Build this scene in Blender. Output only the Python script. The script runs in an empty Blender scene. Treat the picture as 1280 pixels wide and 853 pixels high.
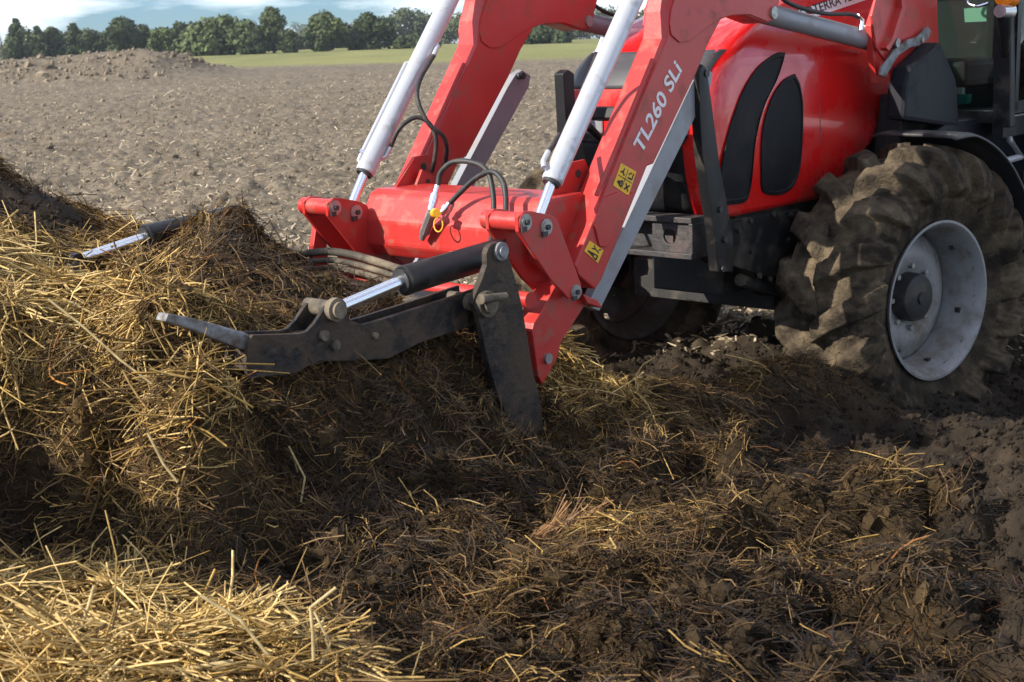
import bpy, bmesh, math, random
import numpy as np
from mathutils import Vector, Matrix
random.seed(7); RNG = np.random.default_rng(11)
S = bpy.context.scene
COL = S.collection

# ------------------------------------------------------------------ camera, sky, sun, exposure
FPX, EYE, CX, CY = 1778.0, 1.72, 640.0, 426.5
PITCH, ROLL = math.atan((CY-52)/FPX), math.radians(2.0)
cam = bpy.data.cameras.new('camera'); cam_o = bpy.data.objects.new('camera', cam); COL.objects.link(cam_o)
cam.sensor_width = 36; cam.lens = 36*FPX/1280; cam.clip_start = .05; cam.clip_end = 6000
cam_o.matrix_world = (Matrix.Translation((0, 0, EYE)) @ Matrix.Rotation(math.pi/2-PITCH, 4, 'X') @ Matrix.Rotation(-ROLL, 4, 'Z'))
cam.dof.use_dof = True; cam.dof.focus_distance = 5.4; cam.dof.aperture_fstop = 9.0
S.camera = cam_o
SUN_DIR = Vector((-0.915, -0.40, 0)).normalized()      # horizontal direction towards the sun
SUN_EL = math.radians(31)
SD = Vector((SUN_DIR.x*math.cos(SUN_EL), SUN_DIR.y*math.cos(SUN_EL), math.sin(SUN_EL)))
sun = bpy.data.lights.new('sun', 'SUN'); sun.energy = 5.0; sun.angle = math.radians(.5); sun.color = (1, .93, .82)
sun_o = bpy.data.objects.new('sun', sun); COL.objects.link(sun_o)
sun_o.rotation_euler = SD.to_track_quat('Z', 'Y').to_euler()
W = bpy.data.worlds.new("World"); S.world = W; W.use_nodes = True
nt = W.node_tree; nt.nodes.clear()
def wn(t, **k):
    n = nt.nodes.new(t)
    for a, b in k.items(): setattr(n, a, b)
    return n
out = wn('ShaderNodeOutputWorld'); bg = wn('ShaderNodeBackground'); sky = wn('ShaderNodeTexSky', sky_type='NISHITA', sun_disc=False)
sky.sun_elevation = SUN_EL; sky.sun_rotation = math.atan2(SUN_DIR.x, SUN_DIR.y); sky.altitude = 50; sky.air_density = 1.0; sky.dust_density = .2; sky.ozone_density = 2.0
bg.inputs['Strength'].default_value = .057
tc = wn('ShaderNodeTexCoord'); mp = wn('ShaderNodeMapping'); mp.inputs['Scale'].default_value = (1.0, 1.0, 5.5)
no = wn('ShaderNodeTexNoise'); no.inputs['Scale'].default_value = 5.2; no.inputs['Detail'].default_value = 9; no.inputs['Roughness'].default_value = .55
cr = wn('ShaderNodeValToRGB'); cr.color_ramp.elements[0].position = .42; cr.color_ramp.elements[1].position = .64
mx = wn('ShaderNodeMixRGB'); mx.inputs[2].default_value = (21, 21.8, 22.6, 1)
nt.links.new(tc.outputs['Generated'], mp.inputs[0]); nt.links.new(mp.outputs[0], no.inputs[0]); nt.links.new(no.outputs[0], cr.inputs[0])
tint = wn('ShaderNodeMixRGB', blend_type='MULTIPLY'); tint.inputs[0].default_value = 1; tint.inputs[2].default_value = (.62, .98, 1.55, 1)
nt.links.new(sky.outputs[0], tint.inputs[1]); nt.links.new(cr.outputs[0], mx.inputs[0]); nt.links.new(tint.outputs[0], mx.inputs[1]); nt.links.new(mx.outputs[0], bg.inputs[0]); nt.links.new(bg.outputs[0], out.inputs[0])
S.view_settings.view_transform = 'Standard'; S.view_settings.look = 'None'; S.view_settings.exposure = 0.66; S.view_settings.gamma = 1
S.view_settings.use_curve_mapping = False
S.cycles.max_bounces = 6; S.cycles.diffuse_bounces = 3; S.cycles.use_denoising = True

# ------------------------------------------------------------------ geometry of the place: rays of the survey camera met with real planes
_c, _s = math.cos(ROLL), math.sin(ROLL)
def ray(px, py):
    a, b = (px-CX)/FPX, -(py-CY)/FPX
    x, y = a*_c+b*_s, -a*_s+b*_c
    return np.array([x, math.cos(PITCH)+y*math.sin(PITCH), -math.sin(PITCH)+y*math.cos(PITCH)])
def at_depth(px, py, y):
    d = ray(px, py); return np.array([0, 0, EYE])+d*(y/d[1])
HEAD = math.radians(48)
TL = np.array([math.sin(HEAD), -math.cos(HEAD), 0]); TF = np.array([-math.cos(HEAD), -math.sin(HEAD), 0]); TO = np.array([1.2798, 7.1624, 0])
E0 = np.array([0, 0, EYE])
def onv(px, py, v):            # tractor frame: u forward, v left, z up; the point of the plane v = const
    d = ray(px, py); t = (v-(E0-TO)@TL)/(d@TL); P = E0+t*d-TO
    return (float(P@TF), float(P[2]))
def onu(px, py, u):
    d = ray(px, py); t = (u-(E0-TO)@TF)/(d@TF); P = E0+t*d-TO
    return (float(P@TL), float(P[2]))

# ------------------------------------------------------------------ materials
def mat(name, color, rough=.6, metal=0., var=None, vscale=4., bump=0., bscale=30., dirt=None, dscale=6., dlo=.5, dhi=.75, coat=0., attr=None, spec=.5, detail=6):
    m = bpy.data.materials.new(name); m.use_nodes = True
    n = m.node_tree.nodes; l = m.node_tree.links
    b = n['Principled BSDF']; b.inputs['Base Color'].default_value = (*color, 1)
    b.inputs['Roughness'].default_value = rough; b.inputs['Metallic'].default_value = metal; b.inputs['Coat Weight'].default_value = coat
    b.inputs['Specular IOR Level'].default_value = spec
    tcn = n.new('ShaderNodeTexCoord'); cur = None
    def noise(sc, det=detail):
        t = n.new('ShaderNodeTexNoise'); t.inputs['Scale'].default_value = sc; t.inputs['Detail'].default_value = det
        t.inputs['Roughness'].default_value = .62
        l.new(tcn.outputs['Object'], t.inputs[0]); return t
    if attr:
        a = n.new('ShaderNodeAttribute'); a.attribute_name = attr; cur = a.outputs['Color']
    if var:
        t = noise(vscale); r = n.new('ShaderNodeValToRGB'); r.color_ramp.elements[0].position = .35 if name != 'dark_steel' else .47; r.color_ramp.elements[1].position = .68 if name != 'dark_steel' else .53
        l.new(t.outputs[0], r.inputs[0])
        if cur is not None:
            x = n.new('ShaderNodeMixRGB'); x.blend_type = 'MULTIPLY'; x.inputs[0].default_value = 1
            r.color_ramp.elements[0].color = (*var, 1); r.color_ramp.elements[1].color = (1.15, 1.12, 1.08, 1)
            l.new(cur, x.inputs[1]); l.new(r.outputs[0], x.inputs[2]); cur = x.outputs[0]
        else:
            r.color_ramp.elements[0].color = (*color, 1); r.color_ramp.elements[1].color = (*var, 1); cur = r.outputs[0]
    if dirt:
        t = noise(dscale, 10); r = n.new('ShaderNodeValToRGB'); r.color_ramp.elements[0].position = dlo; r.color_ramp.elements[1].position = dhi
        l.new(t.outputs[0], r.inputs[0]); x = n.new('ShaderNodeMixRGB'); l.new(r.outputs[0], x.inputs[0])
        if cur is None: x.inputs[1].default_value = (*color, 1)
        else: l.new(cur, x.inputs[1])
        x.inputs[2].default_value = (*dirt, 1); cur = x.outputs[0]
        rr = n.new('ShaderNodeMapRange'); rr.inputs[3].default_value = rough; rr.inputs[4].default_value = .9
        l.new(r.outputs[0], rr.inputs[0]); l.new(rr.outputs[0], b.inputs['Roughness'])
        if metal:
            mm = n.new('ShaderNodeMapRange'); mm.inputs[3].default_value = metal; mm.inputs[4].default_value = 0
            l.new(r.outputs[0], mm.inputs[0]); l.new(mm.outputs[0], b.inputs['Metallic'])
    if cur is not None: l.new(cur, b.inputs['Base Color'])
    if bump:
        t = noise(bscale, 8); bp = n.new('ShaderNodeBump'); bp.inputs['Strength'].default_value = bump; bp.inputs['Distance'].default_value = .02
        l.new(t.outputs[0], bp.inputs['Height']); l.new(bp.outputs[0], b.inputs['Normal'])
    return m
M = {}
M['loader_red'] = mat('loader_red', (.43, .020, .017), .36, var=(.47, .040, .034), vscale=3, dirt=(.20, .115, .075), dscale=13, dlo=.53, dhi=.80, bump=.05, bscale=60)
M['hood_red'] = mat('hood_red', (.62, .008, .008), .22, coat=.6, dirt=(.42, .05, .035), dscale=4, dlo=.5, dhi=.95)
M['silver'] = mat('silver_paint', (.52, .53, .56), .34, .35, dirt=(.26, .22, .18), dscale=17, dlo=.55, dhi=.8, bump=.05)
M['grey_paint'] = mat('grey_paint', (.27, .28, .31), .45, .2, dirt=(.24, .21, .18), dscale=10, dlo=.5, dhi=.8)
M['chrome'] = mat('chrome', (.80, .82, .88), .22, 1.0, dirt=(.3, .28, .25), dscale=14, dlo=.66, dhi=.9)
M['rubber'] = mat('rubber_hose', (.018, .018, .019), .55, dirt=(.10, .085, .065), dscale=20, dlo=.5, dhi=.85)
M['black'] = mat('black_paint', (.010, .010, .011), .42, spec=.3, dirt=(.08, .065, .05), dscale=9, dlo=.5, dhi=.82, bump=.05)
M['mesh'] = mat('grille_mesh', (.007, .007, .009), .6, spec=.2, dirt=(.05, .045, .04), dscale=6, dlo=.5, dhi=.9, bump=.2, bscale=250)
M['grille_grey'] = mat('grille_grey', (.055, .058, .065), .5, dirt=(.12, .11, .10), dscale=6, dlo=.5, dhi=.9)
M['dark_steel'] = mat('dark_steel', (.012, .012, .014), .42, .1, spec=.3, var=(.052, .036, .026), vscale=9, dirt=(.070, .049, .033), dscale=7, dlo=.42, dhi=.68, bump=.35, bscale=45)
M['worn_steel'] = mat('worn_steel', (.26, .265, .28), .45, .5, dirt=(.09, .07, .05), dscale=16, dlo=.42, dhi=.62, bump=.2)
M['steel_bolt'] = mat('steel_bolt', (.36, .36, .35), .38, .75, dirt=(.16, .13, .10), dscale=40, dlo=.5, dhi=.8)
M['pin_dark'] = mat('pin_dark', (.03, .03, .03), .5)
M['yellow'] = mat('yellow_sticker', (.80, .45, .02), .5, dirt=(.35, .25, .12), dscale=22, dlo=.6, dhi=.85)
M['yellow_cap'] = mat('yellow_plastic', (.80, .38, .01), .4)
M['print'] = mat('black_print', (.012, .012, .012), .6)
M['white_print'] = mat('white_print', (.72, .72, .74), .5, dirt=(.4, .3, .28), dscale=25, dlo=.6, dhi=.9)
M["tyre0"] = mat("muddy_tyre_0", (.060, .048, .037), .93, var=(.19, .15, .105), vscale=5, dirt=(.30, .24, .165), dscale=9, dlo=.48, dhi=.72, bump=.7, bscale=50)
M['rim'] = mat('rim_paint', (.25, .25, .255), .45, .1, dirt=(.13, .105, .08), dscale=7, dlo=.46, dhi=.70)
M['rim_shaded'] = mat('rim_shaded_dirty', (.10, .095, .09), .6, dirt=(.06, .048, .036), dscale=5, dlo=.38, dhi=.55)  # far rim: shade under the tractor put into the base colour, plus dirt
M['hub'] = mat('hub_black', (.02, .019, .019), .6, dirt=(.09, .075, .055), dscale=10, dlo=.5, dhi=.7)
M['fender'] = mat('fender_plastic', (.030, .030, .034), .36, dirt=(.13, .12, .11), dscale=5, dlo=.5, dhi=.85)
M['navy'] = mat('cab_panel', (.006, .007, .012), .5, spec=.2, dirt=(.012, .011, .013), dscale=5, dlo=.5, dhi=.9)
M['seat'] = mat('cab_interior', (.05, .055, .055), .7)
M['green_note'] = mat('green_sticker', (.45, .80, .62), .6)
M['teal'] = mat('teal_cloth', (.02, .32, .27), .7)
M['white'] = mat('white_plastic', (.7, .7, .7), .5)
M['mudtimber'] = mat('muddy_iron', (.05, .04, .03), .8, dirt=(.20, .16, .11), dscale=8, dlo=.42, dhi=.62, bump=.5)
M['frame_iron'] = mat('frame_iron', (.035, .033, .035), .5, dirt=(.12, .075, .062), dscale=8, dlo=.5, dhi=.75, bump=.3)
def glass(name, col, rough=.03, tr=1.):
    m = bpy.data.materials.new(name); m.use_nodes = True; n = m.node_tree.nodes; l = m.node_tree.links
    b = n['Principled BSDF']; o = n['Material Output']
    t = n.new('ShaderNodeBsdfTransparent'); t.inputs[0].default_value = (*col, 1)
    g = n.new('ShaderNodeBsdfGlossy'); g.inputs['Roughness'].default_value = rough
    f = n.new('ShaderNodeFresnel'); f.inputs[0].default_value = 1.5
    x = n.new('ShaderNodeMixShader'); l.new(f.outputs[0], x.inputs[0]); l.new(t.outputs[0], x.inputs[1]); l.new(g.outputs[0], x.inputs[2]); l.new(x.outputs[0], o.inputs[0])
    return m
M['glass'] = glass('cab_glass', (.66, .72, .69))
M['lens_orange'] = mat('orange_lens', (.85, .22, .01), .15, coat=1)
M['lens_clear'] = mat('clear_lens', (.55, .56, .58), .08, .6, coat=1)

# ------------------------------------------------------------------ object helpers
def link(name, me, parent=None):
    o = bpy.data.objects.new(name, me); COL.objects.link(o)
    if parent: o.parent = parent
    return o
def tag(o, label=None, cat=None, group=None, kind=None):
    if label: o['label'] = label
    if cat: o['category'] = cat
    if group: o['group'] = group
    if kind: o['kind'] = kind
    return o
def meshobj(name, vs, fs, m, parent=None, smooth=False, off=(0, 0, 0), bevel=0, sub=None):
    me = bpy.data.meshes.new(name)
    me.from_pydata([(a[0]-off[0], a[1]-off[1], a[2]-off[2]) for a in vs], [], fs)
    bm = bmesh.new(); bm.from_mesh(me)
    bmesh.ops.recalc_face_normals(bm, faces=bm.faces)
    if bevel:
        eds = [e for e in bm.edges if len(e.link_faces) == 2 and e.calc_face_angle(0) > .5]
        bmesh.ops.bevel(bm, geom=eds, offset=bevel, segments=2, affect='EDGES', profile=.6, clamp_overlap=True)
    big = [f for f in bm.faces if len(f.verts) > 4]
    if big: bmesh.ops.triangulate(bm, faces=big)
    bm.to_mesh(me); bm.free()
    if smooth:
        me.shade_smooth() if hasattr(me, 'shade_smooth') else None
        try: me.set_sharp_from_angle(angle=math.radians(38))
        except Exception: pass
    me.materials.append(M[m] if isinstance(m, str) else m)
    return link(name, me, parent)
class Geo:                       # collects shapes that belong to one part
    def __init__(s): s.v = []; s.f = []
    def add(s, v, f):
        b = len(s.v); s.v += [tuple(map(float, p)) for p in v]; s.f += [[i+b for i in q] for q in f]; return s
    def prism(s, pts, v0, v1):   # (u,z) outline extruded along v
        n = len(pts); v = [(p[0], v0, p[1]) for p in pts]+[(p[0], v1, p[1]) for p in pts]
        f = [list(range(n)), list(range(n, 2*n))[::-1]]+[[i, (i+1) % n, (i+1) % n+n, i+n] for i in range(n)]
        return s.add(v, f)
    def extr(s, pts, vec):       # planar 3-D outline extruded along vec
        n = len(pts); v = [tuple(p) for p in pts]+[tuple(np.array(p)+np.array(vec)) for p in pts]
        f = [list(range(n)), list(range(n, 2*n))[::-1]]+[[i, (i+1) % n, (i+1) % n+n, i+n] for i in range(n)]
        return s.add(v, f)
    def tube(s, pts, r, n=14, cap=True):
        P = [np.array(p, float) for p in pts]; rs = r if isinstance(r, (list, tuple)) else [r]*len(P)
        t0 = P[1]-P[0]; t0 /= np.linalg.norm(t0)
        up = np.array([0, 0, 1.]) if abs(t0[2]) < .9 else np.array([1., 0, 0])
        a = np.cross(t0, up); a /= np.linalg.norm(a); v = []
        for i, p in enumerate(P):
            t = P[min(i+1, len(P)-1)]-P[max(i-1, 0)]; ln = np.linalg.norm(t)
            if ln < 1e-9: t = t0
            else: t = t/ln
            a = a-t*(a@t); a /= np.linalg.norm(a); b = np.cross(t, a); t0 = t
            for k in range(n):
                g = 2*math.pi*k/n; v.append(p+rs[i]*(math.cos(g)*a+math.sin(g)*b))
        f = []
        for i in range(len(P)-1):
            for k in range(n): f.append([i*n+k, i*n+(k+1) % n, (i+1)*n+(k+1) % n, (i+1)*n+k])
        if cap: f += [list(range(n))[::-1], list(range((len(P)-1)*n, len(P)*n))]
        return s.add(v, f)
    def box(s, c, h):
        v = [(c[0]+a*h[0], c[1]+b*h[1], c[2]+d*h[2]) for a in (-1, 1) for b in (-1, 1) for d in (-1, 1)]
        return s.add(v, [[0, 1, 3, 2], [4, 6, 7, 5], [0, 4, 5, 1], [2, 3, 7, 6], [0, 2, 6, 4], [1, 5, 7, 3]])
    def out(s, name, m, parent=None, smooth=True, off=(0, 0, 0), bevel=0): return meshobj(name, s.v, s.f, m, parent, smooth, off, bevel)
def smooth_path(pts, n=10):      # Catmull-Rom
    P = [np.array(p, float) for p in pts]; P = [2*P[0]-P[1]]+P+[2*P[-1]-P[-2]]; o = []
    for i in range(1, len(P)-2):
        for k in range(n):
            t = k/n; o.append(.5*((2*P[i])+(-P[i-1]+P[i+1])*t+(2*P[i-1]-5*P[i]+4*P[i+1]-P[i+2])*t*t+(-P[i-1]+3*P[i]-3*P[i+1]+P[i+2])*t**3))
    return o+[P[-2]]
def arc(c, r, a0, a1, n=10): return [(c[0]+r*math.cos(math.radians(a0+(a1-a0)*i/n)), c[1]+r*math.sin(math.radians(a0+(a1-a0)*i/n))) for i in range(n+1)]
def thing(name, u, label, cat, group=None):    # an Empty in the tractor's own frame
    e = bpy.data.objects.new(name, None); COL.objects.link(e); p = TO+TF*u
    e.location = (p[0], p[1], 0); e.rotation_euler = (0, 0, math.atan2(TF[1], TF[0])); e.empty_display_size = .2
    tag(e, label, cat, group); return e
def V(px, py, v):
    u, z = onv(px, py, v); return (u, v, z)
def U(px, py, u):
    v, z = onu(px, py, u); return (u, v, z)
def outline(pxs, v): return [onv(a, b, v) for a, b in pxs]
def text_mesh(s, size, extrude, shear, offset=0.0):
    c = bpy.data.curves.new('t', 'FONT'); c.body = s; c.size = size; c.extrude = extrude; c.shear = shear; c.offset = offset; c.resolution_u = 4
    o = bpy.data.objects.new('t', c); COL.objects.link(o); bpy.context.view_layer.update()
    dg = bpy.context.evaluated_depsgraph_get(); me = bpy.data.meshes.new_from_object(o.evaluated_get(dg))
    bpy.data.objects.remove(o); bpy.data.curves.remove(c)
    vs = [tuple(v.co) for v in me.vertices]; fs = [list(p.vertices) for p in me.polygons]; bpy.data.meshes.remove(me)
    return vs, fs
def text_on(name, s, p0, p1, v, m, parent, off, shear=.25, height=None, bold=0.0, lift=.0015):
    """flat print on a plane v = const; baseline from p0 to p1 (u,z); letters stand up on its left"""
    vs, fs = text_mesh(s, 1.0, .0, shear, bold)
    w = max(a[0] for a in vs); x0 = min(a[0] for a in vs)
    d = np.array(p1)-np.array(p0); L = np.linalg.norm(d); d /= L
    q = np.array([-d[1], d[0]])*(-1)      # seen from +v, forward u runs to the left of the viewer
    k = L/(w-x0); hh = max(a[1] for a in vs); kh = (height/hh) if height else k
    o = [(p0[0]+d[0]*(a[0]-x0)*k+q[0]*a[1]*kh, v+lift, p0[1]+d[1]*(a[0]-x0)*k+q[1]*a[1]*kh) for a in vs]
    return meshobj(name, o, fs, m, parent, off=off)
# fractal value noise for numpy
def vnoise(x, y, seed=0):
    xi = np.floor(x).astype(np.int64); yi = np.floor(y).astype(np.int64); xf = x-xi; yf = y-yi
    def h(a, b):
        n = (a*374761393+b*668265263+seed*1442695041) & 0xffffffff
        n = ((n ^ (n >> 13))*1274126177) & 0xffffffff; return ((n ^ (n >> 16)) & 0xffff)/65535.
    sx = xf*xf*(3-2*xf); sy = yf*yf*(3-2*yf)
    a = h(xi, yi)*(1-sx)+h(xi+1, yi)*sx; b = h(xi, yi+1)*(1-sx)+h(xi+1, yi+1)*sx
    return (a*(1-sy)+b*sy)*2-1
def fbm(x, y, sc, oc=4, seed=0, gain=.5):
    r = 0; a = 1.; f = 1./sc
    ca, sa = math.cos(.6), math.sin(.6)
    for i in range(oc):
        xx, yy = x*f, y*f
        r = r+a*vnoise(xx*ca-yy*sa+17.3*i, xx*sa+yy*ca+9.1*i, seed+i); a *= gain; f *= 2.03; ca, sa = ca*.8-sa*.6, sa*.8+ca*.6
    return r
exec_parts = []
# ================================================================== GROUND, HEAPS
# survey points: image position, distance, dryness of the straw (0 dark manure - 1 golden), straw cover, region
CP = [
 # foreground straw mound, bottom left
 (0,853,2.75,.9,1),(120,853,2.8,.9,1),(250,853,2.85,.9,1),(400,853,2.9,.7,1),(0,820,2.95,.9,1),(0,782,3.12,.9,1),(50,812,3.08,.9,1),(110,840,2.98,.85,1),(180,850,2.98,.85,1),(280,845,3.02,.85,.9),(360,862,2.95,.6,.8),(430,860,2.95,.4,.9),
 (-250,720,3.1,1,1),(-250,853,2.7,1,1),
 # pit behind it
 (30,690,3.75,.1,.5),(60,670,3.85,.08,.4),(150,715,3.75,.05,.3),(230,715,3.85,.02,.2),(330,735,3.7,.05,.4),(400,760,3.5,.1,.5),(0,650,3.8,.12,.5),(250,640,4.05,.02,.3),
 # front face of the big heap
 (30,600,3.85,.2,.8),(120,600,3.9,.2,.7),(200,600,4.02,.08,.5),(320,640,3.95,.06,.5),(330,570,4.1,.12,.6),(400,590,4.05,.22,.5),(440,640,3.95,.22,.6),(470,570,4.25,.15,.6),(420,560,4.12,.2,.6),
 (20,520,3.95,.45,1),(120,520,4.0,.42,1),(220,530,4.08,.35,1),(300,500,4.15,.45,1),
 (0,440,3.95,.9,1),(100,440,3.9,.9,1),(190,402,3.82,.85,1),(230,411,3.84,.8,1),(262,426,3.9,.7,1),(300,456,3.97,.6,1),
 (0,374,4.35,1,1),(90,400,4.3,1,1),(170,414,4.07,.95,1),(225,404,4.12,.8,1),(275,404,4.25,.6,1),(0,325,4.8,.9,1),(60,390,4.85,.9,1),(110,430,4.9,.9,1),(150,432,5.0,.8,1),(198,415,5.05,.6,1),
 (-220,470,3.8,.9,1),(-160,330,4.4,.9,1),(-330,330,3.9,.9,1),(-250,600,3.6,.3,.5),(-250,200,5.2,.9,1),(-420,380,3.4,.8,1),(-600,300,3.0,.8,1),
 # back-left pile with bare grey face
 (0,213,6.7,.45,.7),(-90,195,6.8,.5,.7),(50,246,6.6,.4,.5),(20,240,6.35,.2,0),(60,250,6.35,.2,0),(30,265,6.1,.2,0),(70,272,6.1,.2,0),(95,272,6.3,.3,.1),(0,285,5.9,.2,0),(40,290,5.8,.2,.05),(130,282,6.5,.6,1),(175,305,6.2,.6,1),(205,300,6.8,.5,.9),(100,318,5.9,.5,.8),(150,325,5.8,.5,.8),(120,335,5.5,.6,.9),(170,330,5.5,.5,.9),(215,310,5.75,.5,.9),(-250,180,7,.5,.6),
 # brown pile between the grab arms
 (225,304,5.5,.4,1),(248,280,5.55,.4,1),(272,262,5.55,.35,1),(300,264,5.58,.3,1),(338,300,5.6,.2,.9),(360,328,5.7,.12,.6),(300,340,5.2,.1,.6),(240,356,5.05,.35,1),(350,372,4.85,.08,.5),(280,380,4.6,.3,.8),(420,352,5.5,.15,.6),(470,355,5.7,.15,.5),(400,402,4.75,.2,.6),(530,372,5.6,.12,.4),(580,412,5.4,.1,.4),
 (660,380,8.7,.25,.2),(690,420,7.7,.2,.3),
 # under the grab arm
 (320,485,4.15,.3,.8),(380,472,4.25,.4,.9),(450,468,4.42,.42,.9),(520,458,4.6,.35,.9),(590,450,4.8,.25,.8),(560,520,4.6,.22,.9),(640,545,4.78,.25,.9),(690,548,4.85,.3,.9),(480,510,4.35,.15,.6),
 # straw crest right of the plate
 (700,500,5.35,.75,1),(750,480,5.5,.8,1),(800,520,5.35,.6,1),(720,540,5.0,.4,1),(850,488,5.75,.4,.8),(940,452,6.0,.5,.7),(1010,455,6.05,.35,.5),(700,468,7.0,.15,.3),(770,468,7.1,.15,.3),(850,442,7.2,.15,.2),
 (890,378,8.7,.25,.2),(960,402,7.6,.2,.2),(800,560,4.95,.35,1),(870,538,5.3,.4,.9),
 # dark rut in front of the wheel and round it
 (900,510,5.65,.03,.3),(980,530,5.65,.03,.3),(930,575,5.15,.12,.5),(1050,560,5.6,.05,.2),(1150,570,5.5,.05,.1),(1190,532,6.1,.05,.1),(1270,530,6.3,.05,.1),(1400,520,6.5,.1,.1),(1250,560,5.6,.05,.1),
 (1010,470,6.35,.1,.3),(1100,480,6.9,.1,.1),
 # middle ground
 (560,590,4.4,.25,1),(650,600,4.5,.28,1),(740,600,4.65,.28,1),(840,600,4.75,.25,.9),(500,620,4.15,.25,.9),(600,650,4.15,.12,.8),(700,652,4.4,.12,.7),(780,655,4.45,.15,.6),(860,655,4.5,.1,.4),(940,640,4.5,.06,.3),(1000,625,4.65,.05,.2),(1060,650,4.35,.15,.4),
 # right hand bank
 (1290,548,5.0,.08,.15),(1200,572,4.95,.08,.15),(1120,602,4.8,.1,.2),(1080,632,4.6,.25,.7),(1280,615,4.55,.08,.15),(1240,640,4.5,.05,.1),(1180,655,4.3,.1,.2),(1450,560,4.9,.08,.1),(1450,700,4.0,.08,.1),
 (1130,650,4.25,.4,.8),(1210,690,4.0,.1,.2),(1280,672,4.0,.08,.15),(1270,760,3.55,.03,.2),(1230,820,3.25,.1,.2),(1280,853,3.1,.03,.2),
 # foreground ridge
 (640,685,3.82,.4,1),(700,668,3.92,.4,1),(760,695,3.75,.5,1),(850,705,3.7,.4,.9),(930,698,3.72,.2,.8),(1010,708,3.7,.4,.9),(1090,712,3.7,.3,.8),(1150,718,3.65,.25,.7),
 (560,700,3.7,.2,.8),(480,700,3.72,.15,.7),(430,780,3.2,.15,.7),(500,780,3.35,.22,.8),(600,780,3.4,.32,.9),(700,780,3.4,.32,.9),(800,790,3.35,.18,.7),(900,790,3.35,.12,.6),(1000,790,3.35,.15,.7),(1100,790,3.35,.15,.7),
 (500,853,2.95,.15,.8),(620,853,3.05,.25,.8),(750,853,3.05,.2,.8),(900,853,3.05,.1,.6),(1050,853,3.05,.12,.6),(1150,853,3.05,.25,.7)]
cpx, cpz, cpd, cps = [], [], [], []
for (a, b, d, dr, st) in CP:
    P = at_depth(a, b, d); cpx.append((P[0], P[1])); cpz.append(P[2]); cpd.append(dr); cps.append(st)
for gx, gy, gz in [(x_, 7.9, .0) for x_ in (-3.4, -2.7, -2.0, -1.4, -.8, -.2, .4)]+[(x_, 6.75, .06) for x_ in (-1.25, -.85, -.4, .1, .6)]+[(-1.65, 7.2, .1), (-.9, 7.2, .02), (-2.3, 3.5, 1.15), (-2.9, 3.4, 1.35), (-2.05, 4.0, 1.2)]:  # the final points raise the unseen heap at left, shaped to shade the pit
    cpx.append((gx, gy)); cpz.append(gz); cpd.append(.2); cps.append(.2)
for gx in np.arange(-9, 10, 1.5):
    for gy in (8.6, 10, 12, 14):
        if gy < 9 and gx < -2.5: continue
        cpx.append((gx, gy)); cpz.append(0.); cpd.append(.15); cps.append(.03)
for (gx, gy) in ((0, 1.5), (-2, 1.5), (2, 1.5), (0, 0), (3.5, 2.5), (-3.5, 2.5), (0,-3), (5, 4), (5, 7), (4, 8.6), (7, 5)):
    cpx.append((gx, gy)); cpz.append(.25 if gy < 3 else .05); cpd.append(.25); cps.append(.5)
for (u, v) in ((.2, 0), (.9, .1), (-.8, 0), (-.8, .8), (1.6, 0), (.3, -.5), (.3, -1.0), (-1.5, 0), (-2.5, .5), (-2.5, -1), (1.2, -1.2), (2.2, -1.2)):
    P = TO+TF*u+TL*v; cpx.append((P[0], P[1])); cpz.append(-.02); cpd.append(.1); cps.append(.1)
cpx = np.array(cpx); cpz = np.array(cpz)
D = np.linalg.norm(cpx[:, None]-cpx[None], axis=2)
Amat = np.zeros((len(cpx)+3,)*2); n_ = len(cpx)
Amat[:n_, :n_] = D+np.eye(n_)*-.012; Amat[:n_, n_] = 1; Amat[:n_, n_+1:] = cpx; Amat[n_, :n_] = 1; Amat[n_+1:, :n_] = cpx.T
rb = np.linalg.solve(Amat, np.concatenate([cpz, [0, 0, 0]]))
cpd = np.array(cpd); cps = np.array(cps)
def sstep(a, b, x): t = np.clip((x-a)/(b-a), 0, 1); return t*t*(3-2*t)
def base_fields(x, y):
    x = np.asarray(x, float).ravel(); y = np.asarray(y, float).ravel(); z = np.zeros(len(x)); dr = np.full(len(x), .12); st = np.full(len(x), .02)
    near = np.nonzero((y < 15) & (np.abs(x) < 9) & (y > -3))[0]
    for k in range(0, len(near), 20000):
        i = near[k:k+20000]; d = np.sqrt((x[i, None]-cpx[None, :, 0])**2+(y[i, None]-cpx[None, :, 1])**2)
        zz = d@rb[:n_]+rb[n_]+rb[n_+1]*x[i]+rb[n_+2]*y[i]
        w = 1/(d*d+.004)**1.6; ws = w.sum(1)
        z[i] = zz; dr[i] = (w@cpd)/ws; st[i] = (w@cps)/ws
    fade = sstep(9, 12.5, y)+sstep(5.5, 8.5, np.abs(x)); fade = np.clip(fade, 0, 1)
    z = z*(1-fade); dr = dr*(1-fade)+.15*fade; st = st*(1-fade)+.02*fade
    # far field rises gently; a ridge of tipped soil stands far left
    z = z+.0058*np.clip(y-25, 0, 275)
    z = z+(1.38+.26*fbm(x, y, 3.0, 3, 5))*np.exp(-(np.clip((x+20.5)/3.2, 0, None))**2.0)*np.exp(-(np.abs(y-85)/8.)**2.6)*sstep(-75, -60, x)
    return z, dr, st
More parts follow.
